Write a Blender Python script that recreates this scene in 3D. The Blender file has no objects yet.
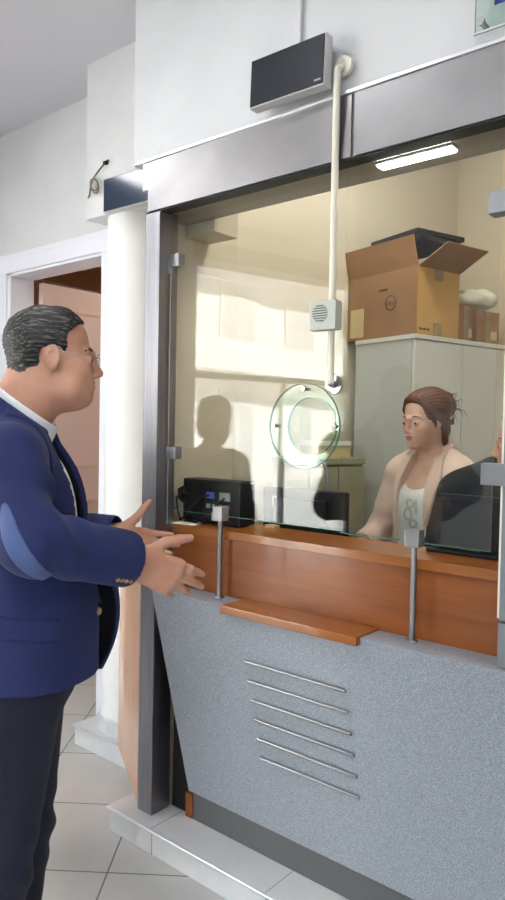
import bpy, bmesh, math
import numpy as np
from mathutils import Vector, Matrix
R = math.radians
scene = bpy.context.scene
COL = scene.collection

# ------------------------------------------------------------------ materials
MATS = {}
def srgb(r, g, b):
    def f(c):
        c /= 255.0
        return c/12.92 if c <= 0.04045 else ((c+0.055)/1.055)**2.4
    return (f(r), f(g), f(b), 1.0)

def mat(name, col, rough=0.5, metal=0.0, col2=None, nscale=8.0, nstretch=(1, 1, 1), detail=4.0,
        bump=0.0, bscale=None, spec=0.5, ramp=(0.35, 0.65), sheen=0.0, coat=0.0, rough2=None, aniso=0.0):
    m = bpy.data.materials.new(name); m.use_nodes = True
    nt = m.node_tree; n = nt.nodes; l = nt.links
    p = n['Principled BSDF']
    p.inputs['Base Color'].default_value = col
    p.inputs['Roughness'].default_value = rough
    p.inputs['Metallic'].default_value = metal
    p.inputs['Specular IOR Level'].default_value = spec
    p.inputs['Sheen Weight'].default_value = sheen
    p.inputs['Coat Weight'].default_value = coat
    tc = n.new('ShaderNodeTexCoord'); mp = n.new('ShaderNodeMapping')
    mp.inputs['Scale'].default_value = nstretch
    l.new(tc.outputs['Object'], mp.inputs['Vector'])
    if col2 is not None:
        no = n.new('ShaderNodeTexNoise'); no.inputs['Scale'].default_value = nscale
        no.inputs['Detail'].default_value = detail
        l.new(mp.outputs['Vector'], no.inputs['Vector'])
        cr = n.new('ShaderNodeValToRGB')
        cr.color_ramp.elements[0].position = ramp[0]; cr.color_ramp.elements[0].color = col
        cr.color_ramp.elements[1].position = ramp[1]; cr.color_ramp.elements[1].color = col2
        l.new(no.outputs['Fac'], cr.inputs['Fac'])
        l.new(cr.outputs['Color'], p.inputs['Base Color'])
        if rough2 is not None:
            mr = n.new('ShaderNodeMapRange')
            mr.inputs['To Min'].default_value = rough; mr.inputs['To Max'].default_value = rough2
            l.new(no.outputs['Fac'], mr.inputs['Value']); l.new(mr.outputs['Result'], p.inputs['Roughness'])
    if bump > 0:
        nb = n.new('ShaderNodeTexNoise'); nb.inputs['Scale'].default_value = bscale or nscale
        nb.inputs['Detail'].default_value = 5
        l.new(mp.outputs['Vector'], nb.inputs['Vector'])
        b = n.new('ShaderNodeBump'); b.inputs['Strength'].default_value = bump; b.inputs['Distance'].default_value = 0.01
        l.new(nb.outputs['Fac'], b.inputs['Height']); l.new(b.outputs['Normal'], p.inputs['Normal'])
    MATS[name] = m
    return m

def mat_emit(name, col, s):
    m = bpy.data.materials.new(name); m.use_nodes = True
    p = m.node_tree.nodes['Principled BSDF']
    p.inputs['Base Color'].default_value = (0.8, 0.8, 0.8, 1)
    p.inputs['Emission Color'].default_value = col
    p.inputs['Emission Strength'].default_value = s
    MATS[name] = m; return m

def mat_glass(name, tint=(1, 1, 1, 1), ior=1.5):
    m = bpy.data.materials.new(name); m.use_nodes = True
    nt = m.node_tree; n = nt.nodes; l = nt.links
    n.remove(n['Principled BSDF'])
    t = n.new('ShaderNodeBsdfTransparent'); t.inputs['Color'].default_value = tint
    g = n.new('ShaderNodeBsdfGlossy'); g.inputs['Roughness'].default_value = 0.0
    f = n.new('ShaderNodeFresnel'); f.inputs['IOR'].default_value = ior
    ge = n.new('ShaderNodeNewGeometry')
    # the thin pane is solved at both faces with the outside index, so use the entering Fresnel on either side
    mx = n.new('ShaderNodeMixShader')
    lw = n.new('ShaderNodeVectorMath'); lw.operation = 'DOT_PRODUCT'
    l.new(ge.outputs['Normal'], lw.inputs[0]); l.new(ge.outputs['Incoming'], lw.inputs[1])
    ab = n.new('ShaderNodeMath'); ab.operation = 'ABSOLUTE'; l.new(lw.outputs['Value'], ab.inputs[0])
    om = n.new('ShaderNodeMath'); om.operation = 'SUBTRACT'; om.inputs[0].default_value = 1; l.new(ab.outputs[0], om.inputs[1])
    pw = n.new('ShaderNodeMath'); pw.operation = 'POWER'; pw.inputs[1].default_value = 5; l.new(om.outputs[0], pw.inputs[0])
    r0 = ((ior-1)/(ior+1))**2
    ma = n.new('ShaderNodeMath'); ma.operation = 'MULTIPLY_ADD'; ma.inputs[1].default_value = 1-r0; ma.inputs[2].default_value = r0
    l.new(pw.outputs[0], ma.inputs[0])
    l.new(ma.outputs[0], mx.inputs['Fac']); l.new(t.outputs[0], mx.inputs[1]); l.new(g.outputs[0], mx.inputs[2])
    n.remove(f)
    l.new(mx.outputs[0], n['Material Output'].inputs['Surface'])
    MATS[name] = m; return m

def mat_wood(name, c1, c2, axis_scale, rough=0.35, coat=0.2):
    m = bpy.data.materials.new(name); m.use_nodes = True
    nt = m.node_tree; n = nt.nodes; l = nt.links; p = n['Principled BSDF']
    tc = n.new('ShaderNodeTexCoord'); mp = n.new('ShaderNodeMapping'); mp.inputs['Scale'].default_value = axis_scale
    l.new(tc.outputs['Object'], mp.inputs['Vector'])
    a = n.new('ShaderNodeTexNoise'); a.inputs['Scale'].default_value = 3; a.inputs['Detail'].default_value = 8
    a.inputs['Distortion'].default_value = 0.6
    l.new(mp.outputs['Vector'], a.inputs['Vector'])
    cr = n.new('ShaderNodeValToRGB')
    cr.color_ramp.elements[0].position = 0.3; cr.color_ramp.elements[0].color = c1
    cr.color_ramp.elements[1].position = 0.7; cr.color_ramp.elements[1].color = c2
    l.new(a.outputs['Fac'], cr.inputs['Fac']); l.new(cr.outputs['Color'], p.inputs['Base Color'])
    p.inputs['Roughness'].default_value = rough; p.inputs['Coat Weight'].default_value = coat
    MATS[name] = m; return m

# ------------------------------------------------------------------ object helpers
def tag(o, label=None, cat=None, group=None, kind=None):
    if label: o['label'] = label
    if cat: o['category'] = cat
    if group: o['group'] = group
    if kind: o['kind'] = kind
    return o

def thing(name, label, cat, loc=(0, 0, 0), rz=0.0, group=None, kind=None):
    o = bpy.data.objects.new(name, None); COL.objects.link(o)
    o.location = loc; o.rotation_euler = (0, 0, rz); o.empty_display_size = 0.1
    return tag(o, label, cat, group, kind)

class MB:
    def __init__(s): s.bm = bmesh.new()
    def _add(s, verts, faces):
        vs = [s.bm.verts.new(v) for v in verts]
        fs = []
        for f in faces:
            try: fs.append(s.bm.faces.new([vs[i] for i in f]))
            except ValueError: pass
        return vs, fs
    def box(s, x0, x1, y0, y1, z0, z1, bev=0.0, M=None):
        v = [(x, y, z) for x in (x0, x1) for y in (y0, y1) for z in (z0, z1)]
        if M is not None: v = [tuple(M @ Vector(q)) for q in v]
        vs, fs = s._add(v, [(0, 1, 3, 2), (4, 6, 7, 5), (0, 4, 5, 1), (2, 3, 7, 6), (0, 2, 6, 4), (1, 5, 7, 3)])
        if bev > 0:
            ed = set(e for f in fs for e in f.edges)
            bmesh.ops.bevel(s.bm, geom=list(ed), offset=bev, segments=2, affect='EDGES', profile=0.7)
        return s
    def prism(s, poly, d0, d1, fn):
        # poly: 2-D points; fn(u, v, d) -> 3-D point
        n = len(poly)
        v = [fn(u, w, d0) for u, w in poly]+[fn(u, w, d1) for u, w in poly]
        f = [tuple(range(n))[::-1], tuple(range(n, 2*n))]+[(i, (i+1) % n, n+(i+1) % n, n+i) for i in range(n)]
        s._add(v, f); return s
    def tube(s, pts, r, seg=12, cap=True, closed=False):
        pts = [Vector(p) for p in pts]; n = len(pts)
        rs = r if isinstance(r, (list, tuple)) else [r]*n
        rings = []; prev = None
        for i, p in enumerate(pts):
            if closed: t = (pts[(i+1) % n]-pts[i-1]).normalized()
            else: t = (pts[min(i+1, n-1)]-pts[max(i-1, 0)]).normalized()
            if prev is None:
                a = Vector((0, 0, 1)) if abs(t.z) < .9 else Vector((1, 0, 0))
                u = t.cross(a).normalized()
            else:
                u = (prev-t*prev.dot(t)).normalized()
            prev = u; w = t.cross(u)
            rings.append([s.bm.verts.new(p+(u*math.cos(2*math.pi*k/seg)+w*math.sin(2*math.pi*k/seg))*rs[i]) for k in range(seg)])
        m = n if closed else n-1
        for i in range(m):
            a, b = rings[i], rings[(i+1) % n]
            for k in range(seg): s.bm.faces.new((a[k], a[(k+1) % seg], b[(k+1) % seg], b[k]))
        if cap and not closed:
            s.bm.faces.new(rings[0][::-1]); s.bm.faces.new(rings[-1])
        return s
    def lathe(s, prof, c=(0, 0, 0), axis='z', seg=32):
        c = Vector(c)
        def pt(r, h, a):
            x, y = r*math.cos(a), r*math.sin(a)
            if axis == 'z': return c+Vector((x, y, h))
            if axis == 'y': return c+Vector((x, h, y))
            return c+Vector((h, x, y))
        rings = []
        for r, h in prof:
            if r < 1e-6: rings.append([s.bm.verts.new(pt(0, h, 0))])
            else: rings.append([s.bm.verts.new(pt(r, h, 2*math.pi*k/seg)) for k in range(seg)])
        for a, b in zip(rings[:-1], rings[1:]):
            for k in range(seg):
                k2 = (k+1) % seg
                q = [a[0]] if len(a) == 1 else [a[k], a[k2]]
                w = [b[0]] if len(b) == 1 else [b[k2], b[k]]
                if len(q)+len(w) >= 3:
                    s.bm.faces.new(q+w)
        return s
    def build(s, name, m, parent=None, smooth=False, loc=None, auto=None, kind=None):
        bmesh.ops.recalc_face_normals(s.bm, faces=s.bm.faces[:])
        me = bpy.data.meshes.new(name); s.bm.to_mesh(me); s.bm.free()
        me.materials.append(MATS[m] if isinstance(m, str) else m)
        if smooth:
            for p in me.polygons: p.use_smooth = True
            if auto is not None: me.set_sharp_from_angle(angle=R(auto))
        o = bpy.data.objects.new(name, me); COL.objects.link(o)
        if parent is not None: o.parent = parent
        if loc is not None: o.location = loc
        if kind: o['kind'] = kind
        return o

def bx(name, m, x0, x1, y0, y1, z0, z1, bev=0.0, parent=None, kind=None, M=None):
    return MB().box(x0, x1, y0, y1, z0, z1, bev, M).build(name, m, parent, kind=kind)

def copy_tree(o, parent=None):
    c = o.copy(); COL.objects.link(c)
    if parent is not None: c.parent = parent
    for ch in list(o.children): copy_tree(ch, c)
    return c

def text_mesh(name, body, size, depth, m, parent, M):
    cu = bpy.data.curves.new(name, 'FONT'); cu.body = body; cu.size = size; cu.extrude = depth
    cu.align_x = 'CENTER'; cu.align_y = 'CENTER'
    tmp = bpy.data.objects.new(name, cu); COL.objects.link(tmp)
    dg = bpy.context.evaluated_depsgraph_get()
    me = bpy.data.meshes.new_from_object(tmp.evaluated_get(dg))
    bpy.data.objects.remove(tmp)
    me.transform(M)
    me.materials.clear(); me.materials.append(MATS[m])
    o = bpy.data.objects.new(name, me); COL.objects.link(o)
    if parent is not None: o.parent = parent
    return o

# ------------------------------------------------------------------ signed-distance figure modelling
class Prim:
    def __init__(s, f, c, r): s.f = f; s.c = np.array(c, float); s.r = r
def mcap(a, b, ra, rb):
    a = np.array(a, float); b = np.array(b, float); ba = b-a; L2 = max(ba@ba, 1e-12)
    def f(P):
        pa = P-a; h = np.clip((pa@ba)/L2, 0, 1)
        q = pa-h[:, None]*ba
        return np.sqrt((q*q).sum(1))-(ra+(rb-ra)*h)
    return Prim(f, (a+b)/2, math.sqrt(L2)/2+max(ra, rb))
def mell(c, r, rot=None):
    c = np.array(c, float); r = np.array(r, float)
    def f(P):
        q = P-c
        if rot is not None: q = q@rot          # rot columns = local axes
        k0 = np.sqrt(((q/r)**2).sum(1)); k1 = np.sqrt(((q/(r*r))**2).sum(1))
        return k0*(k0-1)/np.maximum(k1, 1e-9)
    return Prim(f, c, r.max())
def mbox(c, h, rd, rot=None):
    c = np.array(c, float); h = np.array(h, float)-rd
    def f(P):
        q = P-c
        if rot is not None: q = q@rot
        q = np.abs(q)-h
        return np.sqrt((np.maximum(q, 0)**2).sum(1))+np.minimum(q.max(1), 0)-rd
    return Prim(f, c, float(np.linalg.norm(h)+rd))
def mcyl(c0, c1, r0, r1, rd=0.01):
    # upright elliptical tapered cylinder from centre c0 (low) to c1 (high)
    c0 = np.array(c0, float); c1 = np.array(c1, float); r0 = np.array(r0, float); r1 = np.array(r1, float)
    def f(P):
        t = np.clip((P[:, 2]-c0[2])/(c1[2]-c0[2]), 0, 1)[:, None]
        c = c0[:2]+(c1[:2]-c0[:2])*t; r = r0+(r1-r0)*t
        q = P[:, :2]-c
        k0 = np.sqrt(((q/r)**2).sum(1)); k1 = np.sqrt(((q/(r*r))**2).sum(1))
        d = k0*(k0-1)/np.maximum(k1, 1e-9)
        d = np.where(k0 < 1e-3, -r.min(1), d)
        dz = np.maximum(c0[2]-P[:, 2], P[:, 2]-c1[2])
        return np.maximum(d, dz)
    return Prim(f, (c0+c1)/2, float(np.linalg.norm(c1-c0)/2+max(r0.max(), r1.max())))

class SDF:
    """ordered list of (op, prim, k)"""
    def __init__(s): s.ops = []
    def add(s, p, k=0.01): s.ops.append(('u', p, k)); return s
    def sub(s, p, k=0.005): s.ops.append(('s', p, k)); return s
    def cut(s, fn): s.ops.append(('i', fn, 0)); return s      # intersect with fn(P) <= 0 (not culled)
    def group(s, other, k=0.01):
        s.ops.append(('g', other, k)); return s
    def __call__(s, P, c, rad):
        d = np.full(len(P), 1.0)
        for op, p, k in s.ops:
            if op == 'i': d = np.maximum(d, p(P)); continue
            if op == 'g':
                e = p(P, c, rad)
            else:
                if np.linalg.norm(p.c-c) > p.r+rad+3*k+0.03: continue
                e = p.f(P)
            if op in 'ug':
                if k > 0:
                    h = np.maximum(k-np.abs(d-e), 0)/k; d = np.minimum(d, e)-h*h*k*0.25
                else: d = np.minimum(d, e)
            else:
                h = np.maximum(k-np.abs(d+e), 0)/k; d = np.maximum(d, -e)+h*h*k*0.25
        return d

def mesh_sdf(sdf, lo, hi, h, blk=16):
    lo = np.array(lo, float); hi = np.array(hi, float)
    n = np.ceil((hi-lo)/h).astype(int)+2
    nb = np.ceil(n/blk).astype(int); n = nb*blk+1
    V = np.ones(tuple(n), np.float32)
    rad = blk*h*math.sqrt(3)/2
    for bi in range(nb[0]):
        for bj in range(nb[1]):
            for bk in range(nb[2]):
                i0 = np.array((bi, bj, bk))*blk
                c = lo+(i0+blk/2)*h
                d0 = sdf(c[None, :], c, rad*1.3)[0]
                if abs(d0) > rad*1.9+0.012:
                    if d0 < 0: V[i0[0]:i0[0]+blk+1, i0[1]:i0[1]+blk+1, i0[2]:i0[2]+blk+1] = -1
                    continue
                ax = [lo[a]+(i0[a]+np.arange(blk+1))*h for a in range(3)]
                G = np.stack(np.meshgrid(*ax, indexing='ij'), -1).reshape(-1, 3)
                V[i0[0]:i0[0]+blk+1, i0[1]:i0[1]+blk+1, i0[2]:i0[2]+blk+1] = sdf(G, c, rad).reshape(blk+1, blk+1, blk+1)
    S = V < 0
    cs = np.zeros(tuple(np.array(V.shape)-1), np.int8)
    for a in (0, 1):
        for b in (0, 1):
            for c in (0, 1):
                cs += S[a:S.shape[0]-1+a, b:S.shape[1]-1+b, c:S.shape[2]-1+c]
    act = (cs > 0) & (cs < 8)
    idx = np.argwhere(act)
    ids = np.full(act.shape, -1, np.int64); ids[act] = np.arange(len(idx))
    acc = np.zeros((len(idx), 3)); cnt = np.zeros(len(idx))
    corners = [(a, b, c) for a in (0, 1) for b in (0, 1) for c in (0, 1)]
    for p in corners:
        for ax in range(3):
            if p[ax]: continue
            q = list(p); q[ax] = 1
            vp = V[idx[:, 0]+p[0], idx[:, 1]+p[1], idx[:, 2]+p[2]].astype(float)
            vq = V[idx[:, 0]+q[0], idx[:, 1]+q[1], idx[:, 2]+q[2]].astype(float)
            m = (vp < 0) != (vq < 0)
            t = np.where(m, vp/np.where(m, vp-vq, 1), 0)
            pt = np.tile(np.array(p, float), (len(idx), 1)); pt[:, ax] = t
            acc[m] += pt[m]; cnt[m] += 1
    verts = lo+(idx+acc/np.maximum(cnt, 1)[:, None])*h
    faces = []
    for ax in range(3):
        sl0 = [slice(None)]*3; sl1 = [slice(None)]*3
        sl0[ax] = slice(0, -1); sl1[ax] = slice(1, None)
        a = S[tuple(sl0)]; b = S[tuple(sl1)]
        e = np.argwhere(a != b)
        u, v = (ax+1) % 3, (ax+2) % 3
        ok = (e[:, u] > 0) & (e[:, v] > 0) & (e[:, u] < act.shape[u]) & (e[:, v] < act.shape[v])
        e = e[ok]
        def cid(du, dv):
            c = e.copy(); c[:, u] += du; c[:, v] += dv
            return ids[c[:, 0], c[:, 1], c[:, 2]]
        q = np.stack([cid(-1, -1), cid(0, -1), cid(0, 0), cid(-1, 0)], 1)
        fl = ~a[e[:, 0], e[:, 1], e[:, 2]]
        q[fl] = q[fl][:, ::-1]
        faces.append(q[(q >= 0).all(1)])
    return verts, np.concatenate(faces)

def np_mesh(name, verts, faces, mats, parent=None, pick=None, smooth_it=0):
    if smooth_it:
        for _ in range(smooth_it):
            s = np.zeros_like(verts); c = np.zeros(len(verts))
            for k in range(4):
                a = faces[:, k]; b = faces[:, (k+1) % 4]
                for ax in range(3):
                    s[:, ax] += np.bincount(a, verts[b, ax], len(verts))+np.bincount(b, verts[a, ax], len(verts))
                c += np.bincount(a, minlength=len(verts))+np.bincount(b, minlength=len(verts))
            verts = verts*0.4+0.6*s/np.maximum(c, 1)[:, None]
    me = bpy.data.meshes.new(name)
    nv, nf = len(verts), len(faces)
    me.vertices.add(nv); me.vertices.foreach_set('co', verts.astype(np.float32).ravel())
    me.loops.add(nf*4); me.loops.foreach_set('vertex_index', faces.astype(np.int32).ravel())
    me.polygons.add(nf)
    me.polygons.foreach_set('loop_start', np.arange(0, nf*4, 4, dtype=np.int32))
    me.polygons.foreach_set('loop_total', np.full(nf, 4, np.int32))
    for m in mats: me.materials.append(MATS[m])
    if pick is not None:
        cen = verts[faces].mean(1)
        me.polygons.foreach_set('material_index', pick(cen).astype(np.int32))
    me.update(calc_edges=True); me.validate()
    me.polygons.foreach_set('use_smooth', np.ones(len(me.polygons), bool))
    o = bpy.data.objects.new(name, me); COL.objects.link(o)
    if parent is not None: o.parent = parent
    return o
# ------------------------------------------------------------------ palette
mat('wall_white', srgb(222, 222, 222), 0.6, col2=srgb(215, 215, 215), nscale=3, bump=0.04, bscale=60)
mat('bulkhead_white', srgb(208, 210, 212), 0.55, col2=srgb(202, 204, 206), nscale=3, bump=0.03, bscale=50)
mat('ceiling_paint', srgb(214, 212, 218), 0.8)
mat('booth_cream', srgb(214, 202, 178), 0.6, col2=srgb(208, 195, 170), nscale=2)
mat('trim_white', srgb(238, 239, 246), 0.35)
mat('column_white', srgb(244, 244, 242), 0.45)
mat('tan_wall', srgb(196, 160, 130), 0.6)
mat('door_pink', srgb(226, 200, 188), 0.45)
mat('door_dark', srgb(95, 60, 45), 0.5)
mat('steel', (0.50, 0.50, 0.515, 1), 0.30, 1.0, col2=(0.42, 0.42, 0.44, 1), nscale=3, nstretch=(2, 2, 40), rough2=0.40)
mat('steel_bright', (0.36, 0.35, 0.355, 1), 0.24, 1.0, col2=(0.26, 0.254, 0.26, 1), nscale=2.5, nstretch=(1, 1, 1.5), rough2=0.42, bump=0.06, bscale=3)
mat('steel_post', (0.32, 0.32, 0.35, 1), 0.36, 1.0, col2=(0.25, 0.25, 0.275, 1), nscale=3, nstretch=(20, 20, 1), rough2=0.42)
mat('chrome', (0.30, 0.30, 0.305, 1), 0.34, 1.0)
mat('aluminium', (0.72, 0.73, 0.76, 1), 0.35, 0.85)
mat('black_gap', (0.008, 0.008, 0.008, 1), 0.6)
mat('black_plastic', (0.012, 0.012, 0.014, 1), 0.5, spec=.3)
mat('dark_grey_plastic', (0.016, 0.016, 0.019, 1), 0.6, spec=.25)
mat('screen_black', (0.006, 0.009, 0.016, 1), 0.4, spec=.3)
mat('screen_blue', (0.02, 0.035, 0.07, 1), 0.10)
mat('light_grey_plastic', srgb(196, 196, 196), 0.4)
mat('speaker_grey', srgb(178, 182, 174), 0.45)
mat('speaker_slot', srgb(92, 98, 94), 0.6)
mat('cream_plastic', srgb(226, 221, 205), 0.4)
mat('step_tile', srgb(222, 222, 222), 0.25, col2=srgb(212, 213, 214), nscale=6)
mat('kick_grey', (0.16, 0.165, 0.17, 1), 0.35, 0.6)
mat_wood('wood_cherry', srgb(122, 64, 20), srgb(150, 84, 32), (0.8, 6, 9), 0.36, 0.15)
mat_wood('wood_top', srgb(132, 76, 28), srgb(162, 98, 42), (0.8, 9, 6), 0.28, 0.3)
mat_wood('wood_end', srgb(196, 140, 100), srgb(212, 158, 116), (5, 5, 0.6), 0.22, 0.4)
mat('cardboard', srgb(160, 120, 82), 0.75, col2=srgb(148, 108, 72), nscale=5, bump=0.05, bscale=40)
mat('cardboard_lit', srgb(212, 168, 98), 0.7, col2=srgb(202, 156, 86), nscale=5)
mat('cardboard_inner', srgb(150, 112, 74), 0.8)
mat('tape_brown', srgb(138, 112, 78), 0.3, col2=srgb(170, 146, 104), nscale=14)
mat('ink_dark', srgb(66, 48, 34), 0.7)
mat('label_cream', srgb(206, 186, 140), 0.6)
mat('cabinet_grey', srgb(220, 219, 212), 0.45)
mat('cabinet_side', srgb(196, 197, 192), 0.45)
mat('low_cabinet', srgb(150, 148, 122), 0.5)
mat('paper_white', srgb(238, 234, 222), 0.7)
mat('sign_blue', srgb(30, 24, 130), 0.4)
mat('wire_olive', srgb(120, 112, 84), 0.5)
mat('bag_white', srgb(224, 222, 204), 0.35)
mat('socket_blue', srgb(60, 80, 170), 0.4)
mat('port_grey', srgb(150, 152, 156), 0.4)
mat_glass('pane_glass', (0.965, 0.985, 0.97, 1))
mat_glass('disc_glass', (0.90, 0.97, 0.94, 1))
mat('glass_edge', srgb(96, 150, 132), 0.15)
mat('acrylic_edge', srgb(215, 218, 216), 0.2)
mat_emit('lamp_white', (1.0, 0.96, 0.88, 1), 14)
mat_emit('hall_fill', (0.985, 0.985, 1.0, 1), 14.5)
mat_emit('corridor_fill', (1.0, 0.93, 0.84, 1), 13)
mat_emit('booth_fill', (1.0, 0.965, 0.91, 1), 22)

# grey speckled laminate
def laminate():
    m = bpy.data.materials.new('speckled_laminate'); m.use_nodes = True
    nt = m.node_tree; n = nt.nodes; l = nt.links; p = n['Principled BSDF']
    tc = n.new('ShaderNodeTexCoord')
    a = n.new('ShaderNodeTexNoise'); a.inputs['Scale'].default_value = 260; a.inputs['Detail'].default_value = 3
    b = n.new('ShaderNodeTexNoise'); b.inputs['Scale'].default_value = 420; b.inputs['Detail'].default_value = 1
    l.new(tc.outputs['Object'], a.inputs['Vector']); l.new(tc.outputs['Object'], b.inputs['Vector'])
    mx = n.new('ShaderNodeMath'); mx.operation = 'ADD'
    l.new(a.outputs['Fac'], mx.inputs[0]); l.new(b.outputs['Fac'], mx.inputs[1])
    cr = n.new('ShaderNodeValToRGB')
    e = cr.color_ramp.elements
    e[0].position = 0.72; e[0].color = srgb(132, 138, 146)
    e[1].position = 1.0; e[1].color = srgb(170, 176, 184)
    q = cr.color_ramp.elements.new(0.9); q.color = srgb(152, 158, 167)
    mr = n.new('ShaderNodeMapRange'); mr.inputs['From Min'].default_value = 0.6; mr.inputs['From Max'].default_value = 1.4
    mr.inputs['To Min'].default_value = 0.5; mr.inputs['To Max'].default_value = 1.2
    l.new(mx.outputs[0], mr.inputs['Value']); l.new(mr.outputs['Result'], cr.inputs['Fac'])
    l.new(cr.outputs['Color'], p.inputs['Base Color'])
    p.inputs['Roughness'].default_value = 0.42
    MATS['speckled_laminate'] = m
laminate()

def floor_tiles():
    m = bpy.data.materials.new('floor_tiles'); m.use_nodes = True
    nt = m.node_tree; n = nt.nodes; l = nt.links; p = n['Principled BSDF']
    tc = n.new('ShaderNodeTexCoord'); mp = n.new('ShaderNodeMapping')
    mp.vector_type = 'TEXTURE'
    mp.inputs['Rotation'].default_value = (0, 0, R(37.5)); mp.inputs['Location'].default_value = (0.10, -0.215, 0)
    l.new(tc.outputs['Object'], mp.inputs['Vector'])
    br = n.new('ShaderNodeTexBrick'); br.offset = 0; br.squash = 1
    br.inputs['Color1'].default_value = srgb(199, 197, 190); br.inputs['Color2'].default_value = srgb(194, 192, 186)
    br.inputs['Mortar'].default_value = srgb(112, 112, 110)
    br.inputs['Scale'].default_value = 1.0; br.inputs['Mortar Size'].default_value = 0.003
    br.inputs['Brick Width'].default_value = 0.424; br.inputs['Row Height'].default_value = 0.424
    br.inputs['Mortar Smooth'].default_value = 0.2
    l.new(mp.outputs['Vector'], br.inputs['Vector'])
    no = n.new('ShaderNodeTexNoise'); no.inputs['Scale'].default_value = 5; no.inputs['Detail'].default_value = 6
    l.new(tc.outputs['Object'], no.inputs['Vector'])
    mx = n.new('ShaderNodeMixRGB'); mx.blend_type = 'MULTIPLY'; mx.inputs['Fac'].default_value = 0.25
    l.new(br.outputs['Color'], mx.inputs['Color1']); l.new(no.outputs['Color'], mx.inputs['Color2'])
    hs = n.new('ShaderNodeHueSaturation'); hs.inputs['Saturation'].default_value = 0.5; hs.inputs['Value'].default_value = 1.1
    l.new(mx.outputs['Color'], hs.inputs['Color'])
    l.new(hs.outputs['Color'], p.inputs['Base Color'])
    p.inputs['Roughness'].default_value = 0.22
    MATS['floor_tiles'] = m
floor_tiles()

CEIL = 3.155
# ------------------------------------------------------------------ room shell
bx('floor', 'floor_tiles', -4.2, 3.6, -4.7, 2.7, -0.12, 0.0, kind='structure')
bx('ceiling', 'ceiling_paint', -3.4, 3.6, -4.7, 2.7, CEIL, CEIL+0.2, kind='structure')

# wall with the door behind the man (face at y = 0.5)
def wall_with_hole(name, m, x0, x1, y0, y1, z1, hx0, hx1, hz0, hz1):
    b = MB()
    b.box(x0, hx0, y0, y1, 0, z1); b.box(hx1, x1, y0, y1, 0, z1)
    b.box(hx0, hx1, y0, y1, hz1, z1)
    if hz0 > 0: b.box(hx0, hx1, y0, y1, 0, hz0)
    return b.build(name, m, kind='structure')
wall_with_hole('wall_back', 'wall_white', -2.9, -0.02, 0.5, 0.62, CEIL, -1.73, -0.868, 0, 2.355)
b = MB()
for (x0, x1, z0, z1) in ((-1.86, -1.73, 0, 2.355), (-0.868, -0.78, 0, 2.355), (-1.86, -0.78, 2.355, 2.435)):
    b.box(x0, x1, 0.478, 0.5, z0, z1, 0.004)
b.box(-1.88, -0.76, 0.484, 0.5, 2.435, 2.462, 0.003)
b.box(-1.73, -1.70, 0.49, 0.64, 0, 2.355, 0.002); b.box(-0.882, -0.868, 0.49, 0.64, 0, 2.355, 0.002)
b.box(-1.73, -0.868, 0.49, 0.64, 2.34, 2.355, 0.002)
b.build('trim_1', 'trim_white', kind='structure')
# open door leaf, swung into the room behind
dr = thing('door_1', None, None, (-1.66, 0.66, 0), kind='structure')
b = MB(); b.box(-0.02, 0.02, 0.0, 0.85, 0.01, 2.325, 0.003)
b.build('leaf', 'door_pink', dr)
b = MB()
for (y0, y1, z0, z1) in ((0.10, 0.75, 1.25, 2.20), (0.10, 0.75, 0.2, 1.05)):
    for (a0, a1, c0, c1) in ((y0, y1, z0, z0+.02), (y0, y1, z1-.02, z1), (y0, y0+.02, z0, z1), (y1-.02, y1, z0, z1)):
        b.box(0.02, 0.027, a0, a1, c0, c1, 0.002)
b.build('panel_moulding', 'door_pink', dr)
b = MB(); b.box(-0.019, 0.019, 0.0, 0.85, 2.325, 2.337)
b.build('top_edge', 'door_dark', dr)
b = MB(); b.lathe([(0.011, 0), (0.011, 0.05), (0.018, 0.055), (0.018, 0.06), (0, 0.06)], (0.02, 0.78, 1.05), 'x', 16)
b.tube([(0.07, 0.78, 1.05), (0.07, 0.70, 1.05), (0.07, 0.66, 1.045)], 0.009)
b.build('handle', 'chrome', dr, True, auto=40)
for z in (2.05, 1.15, 0.25):
    bx('hinge', 'chrome', -0.035, -0.005, -0.03, 0.004, z-0.05, z+0.05, 0.003, dr)
# the room behind that door
b = MB()
b.box(-2.9, -0.42, 2.5, 2.6, 0, CEIL); b.box(-2.9, -2.8, 0.62, 2.5, 0, CEIL); b.box(-0.52, -0.42, 0.62, 2.5, 0, CEIL)
b.build('wall_corridor', 'tan_wall', kind='structure')
bx('ceiling_corridor', 'tan_wall', -2.8, -0.52, 0.62, 2.5, 2.75, 2.8, kind='structure')

# beam over the round column and the bulkhead above the counter
bx('trim_2', 'wall_white', -0.77, -0.06, 0.31, 0.5, 2.45, CEIL, 0.003, kind='structure')
bx('wall_front', 'bulkhead_white', -0.085, 2.9, 0.012, 0.30, 2.456, CEIL, 0.002, kind='structure')
# round column with its tiled foot
b = MB(); b.lathe([(0, 0.095), (0.15, 0.095), (0.15, 2.45), (0, 2.45)], (-0.57, 0.47, 0), 'z', 48)
o = b.build('trim_3', 'column_white', None, True, auto=40, kind='structure')
b = MB(); b.lathe([(0.151, 0.095), (0.164, 0.095), (0.164, 0.165), (0.160, 0.170), (0.151, 0.170)], (-0.57, 0.47, 0), 'z', 8)
b.build('baseboard_column', 'step_tile', None, kind='structure')
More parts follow.
